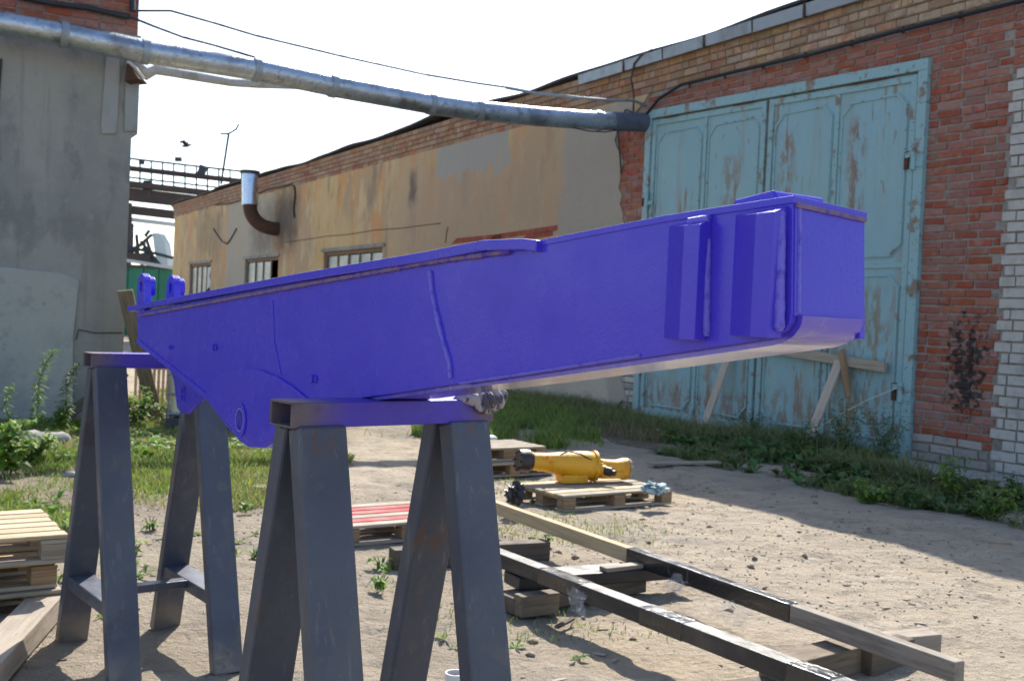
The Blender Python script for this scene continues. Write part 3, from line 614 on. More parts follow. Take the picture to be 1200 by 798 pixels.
c = thing('building_cable', 'dark cable sagging across the red brick top of the left building', 'cable', lc + V((0, 0, 4.5)))
fb = lambda x, y, o=.0: on_plane(x, y, lc - DD*(.05 + o), DD)
MB().tube([fb(20, -4), fb(60, 4), (fb(100, 9)), fb(152, 20)], .03, 7).build('cable_run', blackr, c, smooth=60)
MB().tube([fb(156, -14), fb(155, 14)], .03, 6).build('cable_riser', blackr, c)
# ------------------------------------------------------------------ far background in the gap
PEd = PE.copy()
def gp(x, y, off=0): return on_plane(x, y, V((0, 62 + off, 0)), DD)
t = thing('steel_gantry', 'rusty steel gantry walkway with railings crossing the far gap between the buildings', 'gantry', gp(143, 300))
def gb(name, pts, r, m): return MB().tube([gp(*p) for p in pts], r*1.15, 6).build(name, m, t)
e0, e1 = 90, 300
def yl(y143, x, k=.115): return y143 + (x-143)*k
for nm, y, r in (('hand_rail', 185, .045), ('knee_rail', 196.5, .12), ('toe_rail', 207, .04)): gb(nm, [(e0, yl(y, e0)), (e1, yl(y, e1))], r, darksteel if r < .1 else ruststeel)
for k in range(17): x = 98 + k*13.2; gb('baluster', [(x, yl(185, x)), (x, yl(216, x))], .035, darksteel)
MB().beam(gp(e0, yl(215, e0)), gp(e1, yl(215, e1)), V((.4, 1.2, 0)), (0, 0, .25)).build('deck', ruststeel, t)
MB().beam(gp(e0, yl(227, e0)), gp(e1, yl(227, e1)), V((.2, .5, 0)), (0, 0, .62)).build('girder', ruststeel, t)
MB().beam(gp(e0, yl(245, e0)), gp(e1, yl(245, e1)), V((.1, .3, 0)), (0, 0, .42)).build('lower_beam', ruststeel, t)
gb('thin_pipe', [(150, 257), (250, 269)], .1, bluew)
MB().tube([gp(146, 238), on_plane(144, 400, gp(146, 238), (0, 1, 0))], .36, 8).build('column', ruststeel, t)
MB().box(gp(173, 222), (.35, .3, .8)).build('hanger_plate', darksteel, t)
MB().box(gp(166, 190), (.25, .1, .25)).build('junction_box', darksteel, t)
MB().box(gp(237, 200), (.35, .2, .5), Matrix.Rotation(.3, 3, 'Y')).build('floodlight', darksteel, t)
MB().box(gp(209, 187), (.3, .2, .2)).build('junction_box', darksteel, t)
t = thing('far_crane_cab', 'pale tilted tank and dark lattice boom standing behind the green container', 'machinery', at_dist(180, 330, 50))
q = lambda x, y, o=0: at_dist(x, y, 50 + o)
MB().prism([[(p.x, p.z) for p in (q(178, 273), q(186, 273), q(193, 285), q(197, 312), q(192, 320), q(184, 312), q(180, 290))]], lambda u, v, d: V((u, 50 + d, v)), 0, .9).build('tank', bluew, t, bevel=.05)
for p_ in (((150, 300), (178, 275)), ((150, 294), (170, 285)), ((165, 283), (192, 316)), ((150, 303), (175, 296)), ((172, 282), (185, 318)), ((158, 292), (170, 318)), ((150, 289), (205, 303)), ((175, 270), (170, 277)), ((160, 275), (162, 300)), ((155, 262), (154, 300)), ((168, 290), (180, 312))):
    MB().tube([q(*p_[0]), q(*p_[1])], .075, 6).build('lattice_bar', darksteel, t)
MB().box(q(160, 302), (1.4, .5, .4)).build('counterweight', ruststeel, t)
a = at_dist(138, 312, 42); b = at_dist(300, 312, 42)
t = thing('green_container', 'green corrugated container seen in the gap beyond the violet clevis lugs', 'container', (a.x, 42, 0))
mb = MB(); k = 0; x = a.x - .5
while x < b.x + 2: mb.box((x + .15, 42 + (.06 if k % 2 else 0), a.z/2), (.3, .1, a.z)); x += .3; k += 1
mb.build('corrugated_side', greenc, t)
MB().box(((a.x+b.x)/2+.7, 42.9, a.z/2-.02), (b.x-a.x+2.4, 1.6, a.z-.06)).build('container_body', greenc, t)
MB().box(((a.x+b.x)/2+.7, 41.93, a.z+.02), (b.x-a.x+2.6, .1, .12)).build('top_rail', darksteel, t)
t = tag(MB().tube([at_dist(135, 303, 40), at_dist(215, 316, 40)], .07, 6).build('handrail_pipe', bluew), 'pale pipe running just above the green container', 'pipe')
# ibc tote behind boom
a = gnd(180, 505)
t = thing('caged_tote', 'beige plastic tote in a wire cage behind the left end of the boom', 'tote', (a.x, a.y, 0))
cxx, cyy = a.x + .55, a.y + .8
MB().box((cxx, cyy, .52), (1.0, 1.0, .80)).build('plastic_tank', tote, t, bevel=.05)
MB().box((cxx, cyy, .06), (1.05, 1.05, .10)).build('tote_base', darksteel, t)
for k in range(7): MB().tube([(cxx-.5+k*.166, cyy-.52, .1), (cxx-.5+k*.166, cyy-.52, .98)], .012, 6).build('cage_bar', zinc, t)
for k in range(5): MB().tube([(cxx-.52, cyy-.535, .15+k*.2), (cxx+.52, cyy-.535, .15+k*.2)], .012, 6).build('cage_bar', zinc, t)
# small slat crate
a = gnd(157, 492)
t = thing('slatted_panel', 'small panel of upright pale laths leaning behind the far sawhorse', 'panel', (a.x, a.y, 0))
for k in range(9): MB().box((a.x - .10 + k*.05, a.y+.3, .36), (.028, .015, .72)).build('slat', palew, t)
MB().box((a.x+.1, a.y+.33, .55), (.48, .02, .04)).build('cross_slat', palew, t)
# leaning dark boards behind boom end
def lean(label, x0, y0, x1, y1, Y, wd_, m, name='leaning_board'):
    p, q = at_dist(x0, y0, Y), at_dist(x1, y1, Y - .5)
    return plank(name, label, q, p, (wd_, .02, 0), (0, .03, 0), m)
g0 = gnd(190, 490); p = at_dist(142, 340, 10.9)
plank('leaning_board', 'long shade-darkened board leaning from the grey building corner down behind the boom', (g0.x, g0.y-.2, 0), (p.x+.02, 10.95, p.z), (.15, .02, 0), (0, .035, 0), brownw)  # darker wood colour stands in for the shade on this board
g0 = gnd(160, 478); p = at_dist(143, 436, 10.7)
plank('short_leaning_board', 'short dark board leaning in the weeds behind the far sawhorse', (g0.x-.05, 10.6, 0), (p.x, 10.8, p.z), (.10, .02, 0), (0, .03, 0), darkw)
# bird
t = thing('flying_bird', 'small dark bird flying in the pale sky above the gantry', 'bird', at_dist(218, 171, 30))
bx = V(t.location)
bm = MB(); bm.lathe([(-.14, .004), (-.08, .03), (0, .045), (.08, .035), (.12, .022), (.15, .02), (.18, .004)], bx, (1, .2, .25), 10); bm.build('body', rust, t, smooth=60)
for s_ in (-1, 1): MB().add([bx+V((.06, 0, .02)), bx+V((-.06, 0, .02)), bx+V((-.12, s_*.18, .12 + .02*s_)), bx+V((-.06, s_*.34, -.02)), bx+V((.02, s_*.2, .13))], [(0, 1, 2, 4), (4, 2, 3)]).build('wing', rust, t)
# ------------------------------------------------------------------ sawhorses
def sawhorse(label, pl, dr, length, ztop, spread):
    """pl: left end of the rail centre line, dr: direction of the rail (unit, horizontal)"""
    pl, dr = V(pl), V(dr).normalized(); pr = V((-dr.y, dr.x, 0))
    mid = pl + dr*length/2
    t = thing('steel_sawhorse', label, 'sawhorse', mid, atan2(dr.y, dr.x), 'steel sawhorses carrying the boom')
    hw, hh = .045, .0255; wt = .005; zc = ztop - hh
    sec = [[(-hw, -hh), (hw, -hh), (hw, hh), (-hw, hh)], [(-hw+wt, -hh+wt), (hw-wt, -hh+wt), (hw-wt, hh-wt), (-hw+wt, hh-wt)]]
    MB().prism(sec, lambda u, v, d: V((d, u, zc + v)), -length/2, length/2).build('top_rail', rail, t, world=False, bevel=.003)
    lw, lt = .108, .045
    for sx in (-1, 1):
        xc = sx*(length/2 - lw/2 - .015)
        for sy in (-1, 1):
            top = V((xc, sy*.030, ztop - .0505)); bot = V((xc, sy*spread, gz(mid.x, mid.y) - .004))
            ax = (bot - top).normalized(); px = V((1, 0, 0)); py = ax.cross(px).normalized()
            L = (bot-top).length
            s2_ = [[(-lw/2, -lt/2), (lw/2, -lt/2), (lw/2, lt/2), (-lw/2, lt/2)], [(-lw/2+wt, -lt/2+wt), (lw/2-wt, -lt/2+wt), (lw/2-wt, lt/2-wt), (-lw/2+wt, lt/2-wt)]]
            lg = MB().prism([s2_[0]], lambda u, v, d: top + ax*d + px*(u + .002*sy) + py*v, 0, L).build('leg', steel, t, world=False, bevel=.006)
            MB().tube([top + px*(-lw/2) - V((0, 0, .0)), top + px*(lw/2)], .007, 6).build('weld_bead', rustweld, lg, world=False, smooth=60)
        zb = .205; yb = spread * (1 - zb/ztop) + .0
        MB().par((xc-.045, -yb+.012, zb), (.09, 0, 0), (0, 2*yb-.024, 0), (0, 0, .045)).build('brace', steel, t, world=False, bevel=.004)
    MB().box((0, .0, .235), (length - 2*lw - .02 + .01, .05, .028)).build('stretcher', steel, t, world=False, bevel=.003)
    return t
ZT = 1.073
n0 = V((-.417, 2.06, 0)); nd = V((.77, .64, 0)).normalized(); npp = V((-nd.y, nd.x, 0))
sawhorse('near grey steel sawhorse with a glove on it, legs cut off by the picture edge', n0 + npp*.045, nd, .50, ZT, .25)
r1 = V((-1.43, 3.66, 0)); rd = V((.79, .61, 0)).normalized(); rp = V((-rd.y, rd.x, 0))
sawhorse('far grey steel sawhorse standing whole under the lugged left end of the boom', r1 + rp*.045, rd, .49, ZT, .31)
# ------------------------------------------------------------------ boom
Q = V((-.316, 2.26, 0)); A = V((-.56, .828, 0)).normalized(); C = V((A.y, -A.x, 0)); WB = .135
bm0 = thing('crane_boom', 'violet blue painted steel boom section lying across two grey sawhorses', 'boom', Q + A*.2)
def bpx(x, y, c=0):
    p = on_plane(x, y, Q + C*c, C); return ((p - Q).dot(A), p.z)
def BP(a, z, c): return Q + A*a + C*c + V((0, 0, z))
def sh(c): return .007 * max(0, (c/WB))                # small twist of the top towards the far side
TOPX = [(930, 229), (905, 232.5), (780, 253), (628, 283)]
web_top = [bpx(*p) for p in ((929, 236), (780, 259), (628, 289), (512, 302.5), (340, 332), (160, 366))]
bot = [(162, 400), (200, 430), (245, 466), (266, 493), (284, 514), (294, 520), (312, 521), (330, 511), (352, 492), (380, 474), (423, 466.5), (520, 452), (593, 442.5), (750, 419.5), (850, 404.5), (898, 397), (911, 393), (920, 387), (926, 378), (928, 368)]
web_bot = [bpx(*p) for p in bot]
hc = bpx(285, 492); hr = .034
circ = lambda c, r, n=22: [(c[0] + r*cos(2*pi*k/n), c[1] + r*sin(2*pi*k/n)) for k in range(n)]
wl = web_top + web_bot
fb_ = lambda u, v, d: BP(u, v, d)
MB().prism([wl, circ(hc, hr)], fb_, 0, .010).build('side_plate', paint, bm0, bevel=.0015)
# far side plate: square lower corner at the tip
wf = [(a, z - .004) for a, z in web_top] + web_bot[:-6] + [bpx(890, 398.5), bpx(929, 393.5)]
far_hole = bpx(214, 462, WB)
MB().prism([wf, circ(hc, hr)], fb_, WB-.010, WB).build('side_plate', paint, bm0, bevel=.0015)
# far lug
lug = [bpx(x, y, WB) for x, y in ((196, 425), (203, 445), (205, 462), (207, 478), (212, 484), (219, 485), (226, 478), (234, 470), (246, 467), (258, 470), (266, 477), (276, 484), (290, 480), (300, 440), (260, 420))]
MB().prism([lug, circ(far_hole, .022)], fb_, WB+.001, WB+.013).build('lug_plate', paint, bm0, bevel=.0015)
# bottom plate follows the outline
bpts = web_bot[:]
off = []
for i in range(len(bpts)):
    p0, p1 = bpts[max(i-1, 0)], bpts[min(i+1, len(bpts)-1)]
    d = V((p1[0]-p0[0], p1[1]-p0[1])).normalized(); n_ = V((-d.y, d.x))
    off.append((bpts[i][0] + n_.x*.008, bpts[i][1] + n_.y*.008))
ctr = (0, 1.2)
if (V(off[12]) - V(ctr)).length < (V(bpts[12]) - V(ctr)).length: off = [(2*b[0]-o_[0], 2*b[1]-o_[1]) for b, o_ in zip(bpts, off)]
inn = [(2*b[0]-o_[0], 2*b[1]-o_[1]) for b, o_ in zip(bpts, off)]
MB().prism([inn + off[::-1]], fb_, .011, WB-.011).build('bottom_plate', paintg, bm0, smooth=50)
# lower flange along the chamfer + lug rim (painted)
MB().prism([inn[:9] + off[:9][::-1]], fb_, -.006, .0105).build('chamfer_flange', paint, bm0, bevel=.002)
# top plate (tip half, flush) and wide flange (root half)
tp = [bpx(*p) for p in ((930.5, 229), (780, 252.5), (600, 288))]
tpz = [(a, z-.009) for a, z in tp]
MB().prism([tp + [(a, z-.010) for a, z in tp[::-1]]], lambda u, v, d: BP(u, v - sh(d), d), -.002, WB+.004).build('top_plate', paint, bm0, bevel=.0015)
fl = [bpx(x, y, -.012) for x, y in ((149, 359), (340, 322), (500, 294.5), (565, 281.5), (612, 279.5), (628, 281.5))]
th_ = .0185
MB().prism([fl + [(a, z-th_) for a, z in fl[::-1]]], fb_, -.012, WB+.012).build('top_flange', paint, bm0, bevel=.002)
# end plate
e = bpx(929, 237); eb = bpx(928, 366)
MB().prism([[(e[0]-.0015, e[1]-.002), (eb[0]-.0015, eb[1]-.004), (eb[0]+.007, eb[1]-.004), (e[0]+.007, e[1]-.002)]], fb_, .003, WB-.002).build('end_plate', paint, bm0)
MB().tube([BP(e[0]-.003, e[1]-.003, .004), BP(e[0]-.003, e[1]-.003-sh(WB), WB-.002)], .0035, 6).build('weld_bead', primer, bm0, smooth=60)
MB().tube([BP(e[0]-.001, e[1]-.006, .011), BP(eb[0]-.001, eb[1], .011)], .0028, 6).build('weld_bead', weldp, bm0, smooth=60)
# welds under flange and along bottom
def weld(pxs, r, m, c=-.001, taper=False):
    p = []
    q_ = [bpx(*k) for k in pxs]
    for i in range(len(q_)-1):
        n = max(2, int(abs(V(q_[i+1]) .__sub__(V(q_[i])).length) / .012))
        for k in range(n): t_ = k/n; p.append(BP(q_[i][0]*(1-t_)+q_[i+1][0]*t_, q_[i][1]*(1-t_)+q_[i+1][1]*t_, c))
    p.append(BP(*q_[-1], c))
    return MB().tube(p, [r*random.uniform(.8, 1.15) for _ in p], 6).build('weld_bead', m, bm0, smooth=60)
weld([(164, 370), (340, 337), (512, 306.5), (600, 294.5)], .0055, primer, -.003)
weld([(505, 318), (507, 340), (512, 365), (520, 398), (528, 425), (529, 443)], .0052, weldp, -.002)
weld([(540, 449), (640, 434), (750, 416.5)], .0028, weldp)
weld([(320, 352), (322, 400), (330, 440)], .0012, paint)
# near lug doubler with hole and boss
dbl = [bpx(*p) for p in ((243, 462), (252, 446), (266, 436), (285, 431.5), (306, 433), (326, 441), (345, 453), (368, 472), (352, 490), (330, 509), (312, 519), (294, 518), (284, 511), (266, 490))]
MB().prism([dbl, circ(hc, hr)], fb_, -.008, -.0002).build('lug_plate', paint, bm0, bevel=.003)
MB().prism([circ(hc, hr+.012), circ(hc, hr)], fb_, -.012, -.0082).build('bush_ring', paint, bm0, bevel=.001)
MB().prism([circ(hc, hr-.001), circ(hc, hr-.007)], fb_, -.011, WB).build('bush', weldp, bm0, smooth=40)
MB().prism([circ(far_hole, .030), circ(far_hole, .022)], fb_, WB-.002, WB+.016).build('bush_ring', paint, bm0)
# fittings on the near side
for (x, y, r) in ((368, 444, .011), (252, 407, .010), (201, 407, .007)):
    c_ = bpx(x, y)
    f_ = MB().prism([circ(c_, r, 6)], fb_, -.010, 0); f_.prism([circ((c_[0]-.014, c_[1]), r*.8, 4)], fb_, -.005, 0)
    f_.build('grease_fitting', paint, bm0, bevel=.001)
# wear pads
def pad(x0, x1, x2, yt, yb, c):
    a0, a1, a2 = bpx(x0, yt)[0], bpx(x1, yt, -c)[0], bpx(x2, yt, -c)[0]
    zt_, zb_ = bpx(x1, yt, -c)[1], bpx(x1, yb, -c)[1]
    MB().add([BP(a0, zb_, 0), BP(a1, zb_, -c), BP(a2, zb_, -c), BP(a2, zb_, 0), BP(a0, zt_+.003, 0), BP(a1, zt_, -c), BP(a2, zt_, -c), BP(a2, zt_+.01, 0)],
             [(3, 2, 1, 0), (4, 5, 6, 7), (0, 1, 5, 4), (1, 2, 6, 5), (2, 3, 7, 6), (3, 0, 4, 7)]).build('wear_pad', paint, bm0, bevel=.0009)
pad(784, 802, 820, 264, 398, .022); pad(862, 886, 907, 250, 395, .024)
def rib(x, y0, y1, r, c):
    p0, p1 = bpx(x, y0, c), bpx(x-1, y1, c); n = 26
    MB().tube([BP(p0[0]+(p1[0]-p0[0])*k/n, p0[1]+(p1[1]-p0[1])*k/n, c) for k in range(n+1)], [r*(.6 if k in (0, n) else random.uniform(.93, 1.07)) for k in range(n+1)], 10).build('weld_strip', weldp, bm0, smooth=60)
rib(829, 277, 394, .0052, -.003); rib(914, 245, 388, .007, -.008)
x_ = bpx(815, 262, -.01); MB().tube([BP(x_[0]+.01, x_[1]+.002, -.012), BP(x_[0]-.02, x_[1]+.006, -.004)], .006, 8).build('weld_bead', weldp, bm0, smooth=60)
# raised plate on top near the tip, stamped outline on the side
d0, d1 = bpx(845, 243), bpx(905, 233)
MB().prism([[(d0[0], d0[1]-.004), (d0[0]-.012, d0[1]+.010), (d1[0]+.01, d1[1]+.013), (d1[0], d1[1]-.004)]], fb_, .012, WB-.03).build('top_doubler', paint, bm0, bevel=.003)
# clevis lugs on the root end
for c_, dx in ((-.002, 0), (.098, 0)):
    a_, zb_ = 1.71, 1.222
    prof = [(a_-.05, zb_)] + [(a_ + .045*cos(t_) , zb_ + .085 + .045*sin(t_)) for t_ in np.linspace(0, pi, 12)][::-1] + [(a_+.055, zb_)]
    prof = [(a_-.05, zb_)] + [(a_ - .045*cos(t_), zb_ + .085 + .045*sin(t_)) for t_ in np.linspace(0, pi, 12)] + [(a_+.05, zb_)]
    MB().prism([prof, circ((a_, zb_+.085), .018)], fb_, c_, c_+.024).build('clevis_lug', paint, bm0, bevel=.002)
    MB().prism([circ((a_, zb_+.085), .036), circ((a_, zb_+.085), .018)], fb_, (c_+.024 if c_ < .1 else c_-.016), (c_+.042 if c_ < .1 else c_)).build('bush_ring', paint, bm0, bevel=.002)
MB().tube([BP(1.70, 1.262, .122), BP(1.70, 1.262, .14)], .008, 8).build('grease_fitting', paint, bm0)
# ------------------------------------------------------------------ gloves on the near sawhorse
def lump(name, m, c, rad, parent=None, seed=0, amp=.35, f=2.2, n=28, k2=14):
    c = V(c); vs = []; fs = []; r_ = np.random.default_rng(seed); ph_ = r_.uniform(0, 6.3, 12)
    for i in range(k2+1):
        for j in range(n):
            t_ = pi*i/k2; p_ = 2*pi*j/n; d = V((sin(t_)*cos(p_), sin(t_)*sin(p_), cos(t_)))
            k = 1 + amp*(.5*sin(f*3*d.x+ph_[0]+2*d.z)*sin(f*2.6*d.y+ph_[1]) + .35*sin(f*6*d.z+ph_[2]+3*d.x) + .28*sin(f*7*d.y+ph_[3]+4*d.x) + .2*sin(f*11*d.x+ph_[4]))
            vs.append(c + V((d.x*rad[0], d.y*rad[1], d.z*rad[2]))*k)
    for i in range(k2):
        for j in range(n): fs.append((i*n+j, i*n+(j+1) % n, (i+1)*n+(j+1) % n, (i+1)*n+j))
    return MB().add(vs, fs).build(name, m, parent, smooth=75)
def gv_(x, y, o): return on_plane(x, y, n0 - npp*o, npp)
t = thing('work_glove', 'crumpled grey knitted work glove squeezed between the boom and the near sawhorse rail', 'glove', gv_(565, 476, 0))
gc = gv_(566, 466, -.012)
lump('palm', clothg, gc, (.034, .024, .016), t, 4, .3)
def gt(nm, pts, rs): MB().tube([gv_(*p) for p in pts], rs, 12).build(nm, clothg, t, smooth=60)
gt('cuff', [(531, 469, -.02), (536, 467, -.012), (545, 466, -.004), (556, 468, .004), (561, 475, .006)], [.004, .008, .013, .016, .009])
gt('finger', [(556, 461, -.015), (562, 462, .004), (567, 470, .009), (571, 478, .007), (572, 481, .003)], [.007, .0105, .0115, .011, .006])
gt('finger', [(563, 458, -.015), (570, 460, .006), (576, 469, .012), (580, 477, .010), (582, 480, .006)], [.007, .010, .0115, .0105, .006])
gt('finger', [(574, 456, -.015), (580, 458, .003), (585, 466, .008), (587, 473, .006), (587, 477, .002)], [.007, .010, .0105, .010, .006])
gt('finger', [(581, 455, -.02), (586, 456, -.004), (590, 461, .0), (591, 467, 0), (590, 471, 0)], [.006, .008, .009, .008, .005])
gt('thumb', [(556, 472, .004), (562, 477, .010), (568, 481, .009), (574, 483, .005)], [.008, .010, .009, .005])
# ------------------------------------------------------------------ pallets
PD = V((.828, .562, 0)).normalized(); PR = atan2(PD.y, PD.x)
cachep = {}
def pallet(label, corner, z0, L, Wd, boards, blocks, rz=PR, n=5, group='wooden pallets lying about the yard', jit=0, h=.11):
    """corner: near left corner on the ground; x along the boards"""
    t = thing('wooden_pallet', label, 'pallet', (corner[0], corner[1], z0), rz + jit, group)
    def piece(name, size, mm, loc, r=(0, 0, 0)):
        key = (name, tuple(round(s, 3) for s in size), mm.name)
        if key not in cachep:
            cachep[key] = MB().box((0, 0, 0), size).mesh(name, mm)
        o = link(name, cachep[key], t, loc, r)
        b = o.modifiers.new('bevel', 'BEVEL'); b.width = .003; b.segments = 1
    bt = .017; bw = Wd/n*.80
    for k in range(n):
        mm = boards[k % len(boards)]
        piece('top_board', (L, bw, bt), mm, (L/2 + random.uniform(-.006, .006), (k+.5)*Wd/n, h - bt/2), (0, 0, random.uniform(-.006, .006)))
    for k in range(3):
        x = .05 + k*(L-.1)/2
        piece('cross_board', (.10, Wd*.995, bt*.9), blocks, (x, Wd/2, h - bt*1.5))
        for j in range(3): piece('block', (.096, .085, h - bt*3.0), blocks, (x, .045 + j*(Wd-.09)/2, (h-bt*3)/2 + bt + .001))
    for j in range(3): piece('bottom_board', (L, .085, bt), plankw, (L/2, .045 + j*(Wd-.09)/2, bt/2 + .001))
    return t
random.seed(9)
def place_on(px, py, z): p = gnd(px, py, z); return (p.x, p.y)
pallet('weathered wooden pallet in front of the gate carrying the yellow casting', place_on(661, 600, 0), gz(.6, 7.4), .96, .585, [greyw, palew, greyw], blockw)
c_ = gnd(650, 556)
c2_ = V((c_.x, c_.y, 0)) - PD*.78
pallet('lower grey pallet of the pair left behind the yellow casting', c2_, .0, .78, .5, [greyw], blockw)
pallet('upper grey pallet of the pair left behind the yellow casting', V(c2_) + V((-.04, .08, 0)), .112, .74, .5, [greyw, plankw], blockw)
c_ = gnd(402, 642)
pallet('pallet with red stained boards on the ground between the near sawhorse legs', c_, .0, .80, .62, [plankw, redw, plankw, redw, redw], blockw, n=6)
fr_ = gnd(72, 724); c3 = V((fr_.x, fr_.y, 0)) - PD*.95
pallet('bottom pallet of the pale stack at the left edge', c3, 0, .95, .6, [greyw, palew], blockw)
pallet('middle pallet of the pale stack at the left edge', c3 + V((-.02, .01, 0)), .112, .95, .6, [palew], blockw, jit=.02)
pallet('top pallet of the pale stack at the left edge with bright boards', c3 + V((.02, -.01, 0)), .224, .95, .6, [palew], greyw, jit=-.01, n=6)
a, b = gnd(-30, 812, .07), gnd(62, 700, .07)
plank('ground_timber', 'heavy grey timber lying at the bottom left corner beside the pallet stack', (a.x-.05, a.y, .045), (b.x-.02, b.y, .045), (.12, .04, 0), (0, 0, .09), plankw, cat='timber')
# ------------------------------------------------------------------ yellow casting
P1, P2 = V((.10, 7.56, .265)), V((.90, 7.86, .20))
t = thing('yellow_casting', 'yellow painted axle casting with a black flange lying on the pallet', 'machine part', ((P1.x+P2.x)/2, (P1.y+P2.y)/2, .11))
ax = (P2-P1).normalized(); Lc = (P2-P1).length
MB().lathe([(0, .060), (.0, .078), (.05, .082), (.075, .082), (.085, .07), (.10, .068)], P1 - ax*.02, ax, 24).build('end_flange', blackm, t, smooth=35)
for k in range(8):
    a_ = 2*pi*k/8; u_ = ax.cross(V((0, 0, 1))).normalized(); v_ = ax.cross(u_)
    o_ = P1 + (u_*cos(a_) + v_*sin(a_))*.066 - ax*.035; MB().tube([o_, o_+ax*.02], .008, 6).build('bolt', blackm, t)
MB().lathe([(.07, .068), (.10, .062), (.18, .066), (.28, .078), (.38, .092), (.46, .101), (.52, .103), (.56, .098), (.59, .084), (.60, .05)], P1, ax, 26).build('main_housing', yellow, t, smooth=45)
MB().lathe([(.58, .062), (.66, .058), (.74, .060), (.80, .078), (.835, .08), (.84, .06)], P1 + V((0, .02, -.005)), ax, 22).build('rear_arm', yellow, t, smooth=45)
MB().lathe([(0, .072), (.02, .072), (.022, .03), (.05, .03)], P1 + ax*.835, ax, 18).build('end_disc', greyw, t, smooth=35)
side = V((.35, -.93, -.1)).normalized(); o_ = P1 + ax*.52
MB().lathe([(.05, .05), (.12, .046), (.125, .036), (.15, .036)], o_, side + ax*.7, 18).build('pinion_neck', yellow, t, smooth=35)
MB().lathe([(.15, .032), (.20, .032), (.202, .02), (.23, .02)], o_, side + ax*.7, 14).build('drive_shaft', blackm, t, smooth=35)
MB().box(P1 + ax*.40 + V((0, -.02, -.095)), (.20, .14, .06), Matrix.Rotation(.36, 3, 'Z')).build('mounting_foot', yellow, t, bevel=.01)
MB().box(P1 + ax*.70 + V((0, .0, -.05)), (.20, .12, .05), Matrix.Rotation(.36, 3, 'Z')).build('mounting_foot', yellow, t, bevel=.01)
for d_, zz in ((.20, .06), (.24, -.0), (.47, .07), (.60, .05)): MB().lathe([(.045, .014), (.075, .014), (.078, .008)], P1 + ax*d_ + V((0, -.02, zz*.5)), (0, -1, .25), 10).build('plug', yellow, t, smooth=35)
MB().lathe([(.555, .112), (.575, .112)], P1, ax, 26).build('joint_flange', yellow, t, smooth=35)
for k in range(12):
    a_ = 2*pi*k/12; o_ = P1 + (u_*cos(a_) + v_*sin(a_))*.101 + ax*.572; MB().tube([o_, o_+ax*.016], .008, 6).build('bolt', blackm, t)
MB().tube([P1 + ax*.3 + V((0, -.05, .07)), P1 + ax*.36 + V((0, -.07, .10)), P1 + ax*.45 + V((0, -.08, .09)), P1 + ax*.55 + V((0, -.09, .05))], .006, 6).build('brake_line', blackm, t, smooth=60)
p = gnd(772, 583, .12); t = lump('blue_rag', clothb, (p.x, p.y+.22, .145), (.085, .07, .038), None, 8, .45, 2.6); tag(t, 'crumpled pale blue rag on the right end of the pallet with the yellow casting', 'rag')
p = gnd(604, 590, .1); t = lump('black_bag', clothk, (p.x+.00, p.y+.14, .14), (.055, .055, .065), None, 12, .5, 2.4); tag(t, 'crumpled black plastic bag hanging at the left corner of the pallet with the yellow casting', 'bag')
p = gnd(578, 517, .2); t = lump('white_jug', ceram, (p.x-.02, p.y, .225), (.055, .05, .028), None, 3, .06, 1.2); tag(t, 'small white plastic bottle lying on the grey pallets just right of the sawhorse leg', 'bottle')
t = thing('white_bucket', 'white bucket with a dark rim seen between the near sawhorse legs at the bottom edge', 'bucket', gnd(533, 812))
bx = V(t.location)
MB().prism([circ((bx.x, bx.y), .035), circ((bx.x, bx.y), .030)], lambda u, v, d: V((u, v, d)), 0, .07).build('bucket_wall', ceram, t)
MB().tube([(bx.x, bx.y, .005), (bx.x, bx.y, .05)], .029, 14).build('bucket_fill', soil, t)
# ------------------------------------------------------------------ long beams on bearers
BZ = .195
def beam_thing(name, label, f0_, f1_, wd_, ht, parts, cat='beam', ext=0, dz=0):
    """f0_, f1_: pixels of the far top edge on the plane z = BZ"""
    p, q = gnd(*f0_, BZ), gnd(*f1_, BZ); d = (q-p).normalized(); sd_ = V((-d.y, d.x, 0))
    if sd_.y > 0: sd_ = -sd_
    q = q + d*ext; L = (q-p).length
    t = thing(name, label, cat, (p.x, p.y, 0), 0)
    for (a_, b_, m, nm, g_) in parts:
        me = MB().box(((a_+b_)/2*L, 0, 0), ((b_-a_)*L, wd_+g_*2, ht+g_*2)).mesh(nm, m)
        o = link(nm, me, t); R = Matrix((d, V((-d.y, d.x, 0)), V((0, 0, 1)))).transposed().to_4x4(); R.translation = p + sd_*wd_/2 - V((0, 0, ht/2 + dz)) - t.location
        o.matrix_local = R; b = o.modifiers.new('bevel', 'BEVEL'); b.width = .004 + g_; b.segments = 2
    return t, p, q, d, sd_
bA = beam_thing('tarred_beam', 'nearer long black beam lying on old bearers and running out at the bottom right', (560, 632), (1007, 798), .072, .064,
    [(0, 1, blackb, 'beam_body', 0), (.20, .30, filmb, 'film_wrap', .003), (.42, .50, filmb, 'film_wrap', .003), (.66, .72, filmb, 'film_wrap', .003)], ext=.8)
bB = beam_thing('long_timber', 'farther long timber, bare wood at its left and wrapped in black film in the middle', (545, 573), (1131, 774), .048, .070,
    [(0, .49, beamw, 'bare_wood_end', 0), (.49, .79, filmb, 'film_wrap', .003), (.79, 1, beamg, 'grey_wood_end', 0.001), (.58, .62, filmb, 'film_band', .006)])
def bearer(label, x0, y0, x1, y1, m, w_=.12, h_=.09, z=0, name='bearer_block'):
    p, q = gnd(x0, y0), gnd(x1, y1); return plank(name, label, (p.x, p.y, z + h_/2), (q.x, q.y, z + h_/2), V((-(q-p).y, (q-p).x, 0)).normalized()*w_, (0, 0, h_), m, 'timber bearers under the long beams', 'bearer')
bearer('dark bearer block under the left ends of the beams behind the sawhorse legs', 458, 666, 640, 655, darkw, .09, .10)
